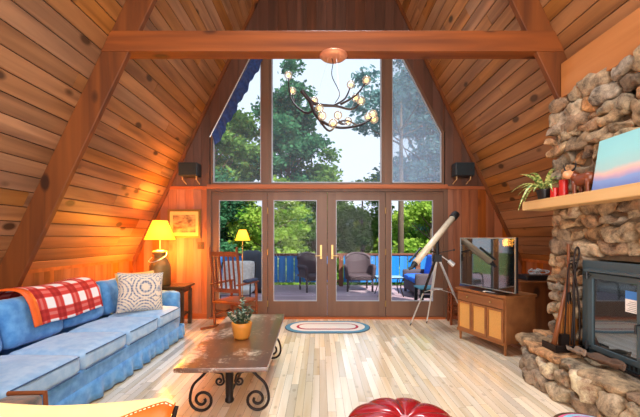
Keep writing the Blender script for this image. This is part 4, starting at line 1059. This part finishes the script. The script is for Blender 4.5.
# ------------------------------------------------------------------ chandelier
CD = 3.29
ch = thing('branch_chandelier', 'branching dark chandelier with small glass globes hanging from the tie beam', 'chandelier', (.13, CD, 3.094))
def C_(x_, y_, dy=0): p = P(265+x_/4.63, 50+y_/4.63, CD+dy); return Vector((p.x-.13, dy, p.z-3.094))
def LCH(mb): return mb
b = MB(); b.lathe([(.07, -.028), (.12, -.018), (.135, -.004), (.135, 0)], 28); b.build('canopy', plain('copper rosette', '#D89070', .35, .4), ch, smooth=True)
b = MB(); b.tube(smoothpath([(-.02, 0, -.02), C_(315, 60), C_(310, 120), C_(345, 200), C_(325, 245)], 6), .004, 6)
b.build('cable', M['iron'], ch)
b = MB(); b.tube([(-.05, 0, -.02), C_(235, 240, -.1)], .0012, 4); b.tube([(.03, 0, -.02), C_(345, 255, .1)], .0012, 4); b.build('suspension_wire', M['steel'], ch)
brs = [([(168, 185, -.05), (215, 240, 0), (262, 255, .03), (330, 260, .05), (400, 275, .0), (435, 250, -.05)], .016, .006),
       ([(205, 225, 0), (235, 300, -.05), (280, 340, -.12), (350, 360, -.2), (430, 350, -.15), (490, 322, -.1)], .015, .006),
       ([(245, 262, 0), (200, 292, .05), (150, 265, .12), (118, 215, .18), (108, 130, .2)], .011, .005),
       ([(318, 258, .04), (370, 225, .12), (395, 172, .15)], .009, .005), ([(350, 252, .04), (420, 210, -.05), (465, 152, -.1)], .009, .005),
       ([(250, 322, -.05), (298, 375, -.02), (340, 335, .08), (385, 328, .12), (440, 350, .05), (480, 318, .1)], .009, .005),
       ([(340, 335, .08), (360, 345, .15), (385, 335, .2)], .006, .004), ([(338, 312, 0), (345, 330, .04), (370, 345, .05)], .004, .005),
       ([(400, 275, 0), (418, 232, .12)], .006, .004), ([(235, 285, -.04), (252, 275, -.1)], .006, .004), ([(255, 330, -.08), (265, 312, -.16)], .005, .004),
       ([(300, 352, -.14), (315, 345, -.22)], .005, .004), ([(480, 330, -.12), (502, 302, -.18)], .005, .004), ([(135, 240, .16), (127, 200, .24)], .005, .004)]
for pts, r0, r1 in brs:
    pp_ = smoothpath([C_(*p) for p in pts], 5); k = len(pp_); m = MB(); m.tube(pp_, [1.3*(r0+(r1-r0)*i/(k-1)) for i in range(k)], 7); m.build('branch', plain('dark bronze', '#1E141C', .5, .1) if 'bz' not in M else M['bz'], ch, smooth=True)
    if 'bz' not in M: M['bz'] = bpy.data.materials['dark bronze']
M['globe'] = glass('globe glass', .12, gloss=.25, hcol=(1,.95,.85,1))
M['amber'] = plain('lit amber bulb', '#FFD890', .5, emit=1.0, ecol='#FFC070')
gl = [(108, 117, .2), (127, 190, .24), (397, 160, .15), (470, 140, -.1), (420, 222, .12), (445, 236, -.05), (252, 270, -.1), (265, 305, -.16), (338, 302, 0), (315, 340, -.22), (385, 330, .2), (478, 310, .1), (500, 297, -.18), (505, 321, -.1), (228, 235, .1)]
bulb0 = MB().sphere((0, 0, 0), .019, 8, sz=1.15); g0 = MB().sphere((0, 0, 0), .041, 10)
for i, (x_, y_, dy) in enumerate(gl):
    if i == 0:
        go = g0.build('globe', M['globe'], ch, smooth=True); bo = bulb0.build('bulb', M['amber'], go, smooth=True)
    else:
        go = go.copy(); COL.objects.link(go); bo = bo.copy(); COL.objects.link(bo); bo.parent = go
    go.location = C_(x_, y_, dy)
light('chandelier_light', 'POINT', (.2, CD, 2.45), 6, (1, .72, .42), .25)

# ------------------------------------------------------------------ blue valance along the left window slope
cu = thing('window_curtain', 'navy curtain gathered along the sloping edge of the left tall window', 'curtain', (WX0, YG-.03, 3.0))
m = MB(); n, k = 60, 8; vs = []
for i in range(n+1):
    t_ = i/n; ex = t_*.78+.0; ez = t_*.78*1.95+.06+(-.32 if False else 0)
    wdt = .06+.09*t_+.03*abs(math.sin(t_*14))
    for j in range(k+1):
        v = j/k; vs.append((ex+.03+wdt*v*.9, -.03*math.sin(t_*60+v)*(.4+v*.6)-.005, ez-.04-wdt*v*.75-.22*v*(1-t_)*.6))
m.add(vs, [(i*(k+1)+j, i*(k+1)+j+1, (i+1)*(k+1)+j+1, (i+1)*(k+1)+j) for i in range(n) for j in range(k)])
m.build('cloth', fabric('navy cloth print', '#1E3468', '#2C4C8C', 25), cu, smooth=True, solid=.004)
MB().tube([(-.0, -.01, -.02), (.80, -.01, 1.56)], .008, 8).build('rod', M['steel'], cu)

# ------------------------------------------------------------------ outdoors: deck, railing, furniture
DZ = -.10
m = MB(); y = YG+.15
while y < 10.3: m.box(-7, 8, y, y+.135, DZ-.03, DZ); y += .14
m.build('deck', M['deck'], kind='structure'); MB().box(-7, 8, YG+.15, 10.3, DZ-.2, DZ-.035).build('deck', M['dark'], kind='structure')
M['grass'] = plain('forest floor', '#5A6E34', .95, nscale=3, noise_amt=.5)
MB().box(-60, 60, 10.2, 90, -1.9, -1.6).build('ground', M['grass'], kind='structure')
rl = thing('deck_railing', 'deck railing of blue painted boards under a brown top rail', 'railing', (0, 10.1, DZ))
MB().box(-7, 8, -.06, .07, .93, .975).build('top_rail', M['rail'], rl); MB().box(-7, 8, -.02, .03, .13, .18).build('bottom_rail', M['rail'], rl)
MB().box(-7, 8, -.02, .03, .84, .93).build('upper_rail', M['rail'], rl)
posts = [-6.2, -3.9, -1.55, .62, 2.9, 5.2, 7.5]
for p_ in posts: MB().box(p_-.06, p_+.06, -.06, .06, 0, .93).build('post', M['rail'], rl)
bd = [-7]+posts+[8]
for i in range(len(bd)-1):
    m = MB(); x = bd[i]+.08; r = random.Random(i)
    while x+.2 < bd[i+1]-.05: m.box(x, x+.215, -.03, -.012, .12, .90); x += .238
    m.build('board_panel', M['blue_board'], rl)
M['wicker'] = plain('grey brown wicker', '#46383F', .8, nscale=60, noise_amt=.4, bump=.5)
def wicker_chair(loc, rz, lab):
    t = thing('wicker_armchair', lab, 'chair', loc, rz, 'wicker armchairs on the deck')
    m = MB(); Wd, Dd = .36, .34    # faces -y
    m.rbox((0, 0, .40), (Wd-.03, Dd, .04), .03, 6); m.box(-Wd+.04, Wd-.04, -Dd+.02, -Dd+.05, .30, .38); m.build('seat', M['wicker'], t, smooth=True)
    # curved back panel that rolls into the arms
    vs = []; n = 24; kz = 8
    for i in range(n+1):
        a_ = PI*i/n; cx, cy = -Wd*math.cos(a_)*(1.0), Dd*.2+.22*math.sin(a_)**.7
        for j in range(kz+1):
            v = j/kz; top = .64+.36*max(0, math.sin(a_))**.5*(1 if .12 < i/n < .88 else .0)
            hgt = .40+(top-.40)*v; lean = 1+.12*v; vs.append((cx*lean*.92, cy+.14*v*math.sin(a_), hgt))
    m = MB(); m.add(vs, [(i*(kz+1)+j, i*(kz+1)+j+1, (i+1)*(kz+1)+j+1, (i+1)*(kz+1)+j) for i in range(n) for j in range(kz)])
    m.build('backrest', M['wicker'], t, smooth=True, solid=.03)
    rim = [vs[i*(kz+1)+kz] for i in range(3, n-2)]; MB().tube(rim, .04, 8).build('back_rim', M['wicker'], t, smooth=True)
    for s_ in (-1, 1):
        m = MB(); m.tube(smoothpath([(s_*Wd*.98, .16, .66), (s_*Wd*1.06, -.05, .67), (s_*Wd*1.06, -Dd+.02, .66), (s_*Wd*1.02, -Dd, .58), (s_*Wd*.97, -Dd+.01, .35)], 4), .05, 8); m.build('armrest', M['wicker'], t, smooth=True)
        m = MB(); m.box(s_*Wd-.012, s_*Wd+.012, -Dd+.02, .1, .38, .64); m.build('side_panel', M['wicker'], t)
        for y_, x_ in ((-Dd+.04, Wd-.03), (Dd-.06, Wd-.1)): MB().tube([(s_*x_, y_, .40), (s_*x_, y_, 0)], .028, 8).build('leg', M['wicker'], t)
    return t
wicker_chair(((359-320)*9.3/340, 9.35, DZ), 0, 'wicker armchair facing the house squarely, seen through the third glass door')
wicker_chair(((313-320)*9.3/340, 9.3, DZ), math.radians(28), 'wicker armchair turned sideways, partly hidden by the middle door stile')
# glass topped table
gt = thing('patio_table', 'small metal patio table with pale glass top on the deck', 'table', (1.72, 8.5, DZ))
M['pale_glass'] = plain('pale frosted glass', '#A8C4D4', .15, spec=.8)
MB().rbox((0, 0, .46), (.32, .25, .01), .008, 6).build('tabletop', M['pale_glass'], gt)
b = MB(); frame_poly(b, [(-.34, -.27), (.34, -.27), (.34, .27), (-.34, .27)], .025, .0, .02); b.v = [(x_, z_, .445+y_) for x_, y_, z_ in b.v]; b.build('rim', M['iron'], gt)
for sx in (-1, 1):
    for sy in (-1, 1): MB().tube(smoothpath([(sx*.31, sy*.24, .45), (sx*.25, sy*.2, .25), (sx*.31, sy*.25, 0)], 5), .013, 7).build('leg', M['iron'], gt, smooth=True)
# blue cushioned wicker sofa seen side on
M['blue_cushion'] = plain('bright blue cushion', '#1E64D0', .8)
M['wicker_dark'] = plain('dark wicker', '#4A4048', .8, nscale=60, noise_amt=.4, bump=.5)
us = thing('wicker_loveseat', 'dark wicker loveseat with bright blue cushions seen through the right door', 'sofa', (2.62, 8.6, DZ), 0)
b = MB(); b.rbox((0, 0, .22), (.36, .62, .13), .02, 6); b.build('base', M['wicker_dark'], us)
for lx in (-.32, .32):
    for ly in (-.56, .56): MB().box(lx-.03, lx+.03, ly-.03, ly+.03, 0, .12).build('leg', M['wicker_dark'], us)
for y_ in (-.60, .60): MB().rbox((0, y_, .42), (.38, .055, .17), .03, 6).build('armrest', M['wicker_dark'], us, smooth=True)
b = MB(); b.rbox((0, 0, 0), (.05, .62, .28), .03, 6, None, 0, Matrix.Translation((.36, 0, .60)) @ Matrix.Rotation(.15, 4, 'Y')); b.build('backrest', M['wicker_dark'], us)
for y_ in (-.27, .27):
    b = MB(); b.rbox((-.03, y_, .415), (.36, .26, .07), .05, 8, wr(y_, .008)); b.build('seat_cushion', M['blue_cushion'], us, smooth=True)
    b = MB(); b.rbox((0, 0, 0), (.07, .26, .27), .05, 8, None, 0, Matrix.Translation((.26, y_, .72)) @ Matrix.Rotation(.2, 4, 'Y')); b.build('back_cushion', M['blue_cushion'], us, smooth=True)
ob = thing('patio_bench', 'low dark patio bench with pale teal slats nearest the right door', 'bench', (2.35, 7.0, DZ))
b = MB()
for k in range(5): b.box(-.36, .4, -.25+k*.10, -.17+k*.10, .40, .425)
b.build('seat_slats', plain('teal slat paint', '#5C98A8', .6), ob); 
for lx in (-.32, .36):
    for ly in (-.22, .2): MB().box(lx-.03, lx+.03, ly-.03, ly+.03, 0, .40).build('leg', M['black'], ob)
MB().box(-.34, .38, -.24, -.22, .33, .40).build('apron', M['black'], ob)
# covered grill and white cushioned chair
gr = thing('covered_grill', 'barbecue grill under a dark grey cover beside the railing', 'grill', (-1.78, 9.0, DZ))
b = MB(); b.rbox((0, 0, .56), (.30, .27, .54), .16, 10, lambda p: wr(3, .03)(Vector((p.x*(1-.25*max(0, p.z)), p.y, p.z)))); b.build('cover', plain('dark grey cover cloth', '#3C424C', .8, noise_amt=.2, nscale=6), gr, smooth=True)
MB().box(-.26, .26, -.22, .22, 0, .06).build('wheel_base', M['black'], gr)
oc = thing('patio_chair', 'patio chair with white patterned cushions behind the rocking chair, outside the doors', 'chair', (-1.75, 7.0, DZ))
M['white_print'] = plain('white patterned cushion', '#D4D8E0', .85, nscale=18, noise_amt=.45)
b = MB(); b.rbox((0, 0, .36), (.36, .32, .06), .04, 8); b.build('seat_cushion', M['white_print'], oc, smooth=True)
b = MB(); b.rbox((0, 0, 0), (.34, .06, .30), .05, 8, None, 0, Matrix.Translation((0, .30, .64)) @ Matrix.Rotation(-.2, 4, 'X')); b.build('back_cushion', M['white_print'], oc, smooth=True)
b = MB()
for s_ in (-1, 1):
    b.tube(smoothpath([(s_*.38, -.32, 0), (s_*.38, -.3, .52), (s_*.38, .1, .54), (s_*.36, .36, .9)], 4), .014, 7); b.tube([(s_*.38, .3, 0), (s_*.38, .22, .54)], .014, 7)
b.tube([(-.38, -.3, .29), (.38, -.3, .29)], .012, 6); b.tube([(-.38, .28, .29), (.38, .28, .29)], .012, 6); b.tube([(-.36, .36, .9), (.36, .36, .9)], .012, 6); b.build('frame', M['iron'], oc, smooth=True)

# ------------------------------------------------------------------ trees
def leafmat(name, a, b_, tr=.45):
    m = bpy.data.materials.new(name); m.use_nodes = True; nt = m.node_tree; L = nt.links.new
    for n in list(nt.nodes):
        if n.type == 'BSDF_PRINCIPLED': nt.nodes.remove(n)
    out = [n for n in nt.nodes if n.type == 'OUTPUT_MATERIAL'][0]
    geo = N(nt, 'ShaderNodeNewGeometry'); rp = N(nt, 'ShaderNodeValToRGB'); e = rp.color_ramp.elements; e[0].color = lin(a); e[1].color = lin(b_)
    tcn = N(nt, 'ShaderNodeTexCoord'); no = N(nt, 'ShaderNodeTexNoise'); no.inputs['Scale'].default_value = .9; no.inputs['Detail'].default_value = 3; L(tcn.outputs['Object'], no.inputs['Vector'])
    ad = N(nt, 'ShaderNodeMath', operation='MULTIPLY_ADD'); ad.inputs[1].default_value = .45; L(geo.outputs['Random Per Island'], ad.inputs[0])
    sb = N(nt, 'ShaderNodeMath', operation='MULTIPLY_ADD'); sb.inputs[1].default_value = 2.4; sb.inputs[2].default_value = -.95; L(no.outputs['Fac'], sb.inputs[0]); L(sb.outputs[0], ad.inputs[2]); L(ad.outputs[0], rp.inputs[0])
    df = N(nt, 'ShaderNodeBsdfDiffuse'); tl_ = N(nt, 'ShaderNodeBsdfTranslucent'); L(rp.outputs[0], df.inputs[0]); L(rp.outputs[0], tl_.inputs[0])
    mx = N(nt, 'ShaderNodeMixShader'); mx.inputs[0].default_value = tr; L(df.outputs[0], mx.inputs[1]); L(tl_.outputs[0], mx.inputs[2]); L(mx.outputs[0], out.inputs[0]); return m
LM = {'deep': leafmat('deep green leaves', '#1C4A38', '#5A9468'), 'mid': leafmat('mid green leaves', '#2E5C2C', '#86A858'), 'bright': leafmat('bright green leaves', '#4E8428', '#B8D060'),
      'blue': leafmat('blue green needles', '#2E5A5C', '#7CA4A4')}
M['bark_tree'] = plain('tree bark', '#5C4C3C', .9, nscale=8, noise_amt=.4)
def tree(name, x, y, zg, h, cr, cz0, ncl, nleaf, ls, mat, seed, lab, cat='tree', trunk=.14, cl_r=.7, group='trees beyond the deck', flat=.35, cone=0.0):
    """trunk, limbs to leaf clusters, leaf quads"""
    rs = np.random.RandomState(seed); t = thing(name, lab, cat, (x, y, zg), 0, group)
    cz = (cz0+h)/2; ch_ = (h-cz0)/2; C = []
    while len(C) < ncl:
        p = rs.uniform(-1, 1, 3)
        if np.linalg.norm(p) > 1 or np.linalg.norm(p) < .25: continue
        rr = cr*(1-cone*(p[2]+1)/2)
        C.append((p[0]*rr, p[1]*rr, cz+p[2]*ch_))
    C = np.array(C)
    m = MB(); lean = rs.uniform(-.03, .03, 2)*h
    m.tube([(0, 0, 0), (lean[0]*.4, lean[1]*.4, h*.45), (lean[0], lean[1], h*.93)], [trunk, trunk*.7, trunk*.15], 8)
    for c in C[::2]:
        z0 = max(cz0*.8, c[2]-ch_*rs.uniform(.3, .8)); b0 = Vector((lean[0]*z0/h, lean[1]*z0/h, z0)); e_ = Vector(c)
        mid = b0.lerp(e_, .5)+Vector((0, 0, -.1*cr*.3)); m.tube([b0, mid, e_], [trunk*.28, trunk*.18, trunk*.05], 5)
    m.build('trunk', M['bark_tree'], t, smooth=True)
    per = nleaf//ncl; cen = np.repeat(C, per, axis=0); n = len(cen)
    off = rs.normal(0, 1, (n, 3)); off /= np.linalg.norm(off, axis=1)[:, None]; off *= (rs.rand(n, 1)**.5)*cl_r*np.array([[1, 1, flat+.25]])*rs.uniform(.7, 1.3, (n, 1))
    p = cen+off; d = rs.normal(0, 1, (n, 3)); d[:, 2] *= .5; d /= np.linalg.norm(d, axis=1)[:, None]
    u = np.cross(d, rs.normal(0, 1, (n, 3))); u /= np.linalg.norm(u, axis=1)[:, None]
    l = ls*rs.uniform(.6, 1.3, (n, 1))
    V = np.stack([p-d*l, p+u*l*.55, p+d*l, p-u*l*.55], 1).reshape(-1, 3)
    me = bpy.data.meshes.new('foliage'); me.vertices.add(4*n); me.vertices.foreach_set('co', V.ravel()); me.loops.add(4*n); me.loops.foreach_set('vertex_index', np.arange(4*n))
    me.polygons.add(n); me.polygons.foreach_set('loop_start', np.arange(n)*4); me.polygons.foreach_set('loop_total', np.full(n, 4)); me.update(calc_edges=True)
    me.materials.append(mat); fo_ = bpy.data.objects.new('foliage', me); COL.objects.link(fo_); fo_.parent = t
    return t
ZG = -1.6
#     name             x     y    h     cr   cz0  ncl  nleaf  leaf  mat  seed label
TR = [('broadleaf_tree', -6.6, 21, 13.2, 3.2, 3.0, 60, 11000, .15, 'mid', 21, 'tall broadleaf tree farthest back behind the left tall window', .8, .4),
      ('broadleaf_tree', -1.6, 17, 12.0, 2.5, 3.0, 60, 13000, .13, 'deep', 1, 'tallest broadleaf tree filling the left of the middle window', .7, .75),
      ('broadleaf_tree', -4.9, 16, 10.5, 2.6, 2.0, 55, 12000, .13, 'mid', 2, 'broadleaf tree behind the left tall window and curtain', .7, .3),
      ('broadleaf_tree', -.3, 19, 8.6, 2.3, 2.0, 40, 9000, .13, 'mid', 3, 'lower green tree just left of the open patch of sky', .7, .3),
      ('conifer_tree', -4.2, 13.5, 5.6, 1.5, .5, 45, 10000, .09, 'deep', 4, 'dark green conifer through the leftmost glass door', .5, .5),
      ('broadleaf_tree', -2.2, 14.5, 5.4, 1.9, 1.8, 28, 4600, .10, 'bright', 5, 'leafy sapling behind the railing through the second glass door', .55, .2),
      ('broadleaf_tree', .4, 20, 6.8, 2.3, 1.4, 28, 4200, .13, 'mid', 6, 'thin broadleaf tree behind the middle door stiles', .7, .2),
      ('broadleaf_tree', 2.6, 21, 7.0, 2.4, 1.4, 30, 4600, .13, 'mid', 7, 'pale hazy tree through the third glass door', .7, .2),
      ('broadleaf_tree', 4.4, 13.5, 4.9, 1.9, .6, 44, 9000, .10, 'bright', 8, 'bright green tree through the rightmost glass door', .5, .1),
      ('conifer_tree', 5.3, 16, 13.2, 3.0, 3.4, 90, 20000, .12, 'blue', 9, 'bluish tree filling the right tall window', .8, .1),
      ('broadleaf_tree', 2.9, 12.2, 9.4, 1.9, 6.4, 18, 2800, .11, 'blue', 10, 'overhanging branches at the upper right of the middle window', .5, 0),
      ('broadleaf_tree', -6.8, 20, 8.0, 2.6, 1, 40, 8000, .14, 'deep', 11, 'dark broadleaf tree farthest left behind the leftmost door', .7, .2),
      ('broadleaf_tree', 7.6, 19, 8.4, 2.8, 1, 40, 8000, .14, 'mid', 12, 'broadleaf tree farthest right behind the telescope', .7, .2)]
for (nm, x, y, h, cr, cz0, ncl, nl, ls, mt, sd_, lab, clr, cone) in TR:
    tree(nm, x, y, ZG, h, cr, cz0, ncl, nl, ls, LM[mt], sd_, lab, cl_r=clr, cone=cone)
bl_ = [(-6.5, 12.5), (-3.2, 12.0), (-.7, 12.6), (1.3, 12.2), (3.2, 12.8), (6.0, 12.4), (-5, 24), (0, 26), (3.8, 25), (7.5, 26)]
labs = ['low green shrub behind the leftmost stretch of railing', 'low shrub behind the railing left of the grill', 'low shrub behind the railing through the second door', 'low shrub behind the railing post of the third door',
        'low bright shrub behind the patio table', 'low shrub behind the railing at the far right', 'distant thicket behind the conifer', 'distant thicket in the middle doors', 'distant thicket behind the third door', 'distant thicket at the far right']
for i, (x, y) in enumerate(bl_):
    far = y > 20
    tree('shrub', x, y, ZG, 5.4 if far else 2.5, 3.4 if far else 1.5, .2, 50 if far else 30, 9000 if far else 5000, .17 if far else .09, LM['mid' if i % 2 else 'bright'], 40+i, labs[i], 'shrub', .06, .8 if far else .5, 'shrubs beyond the deck')
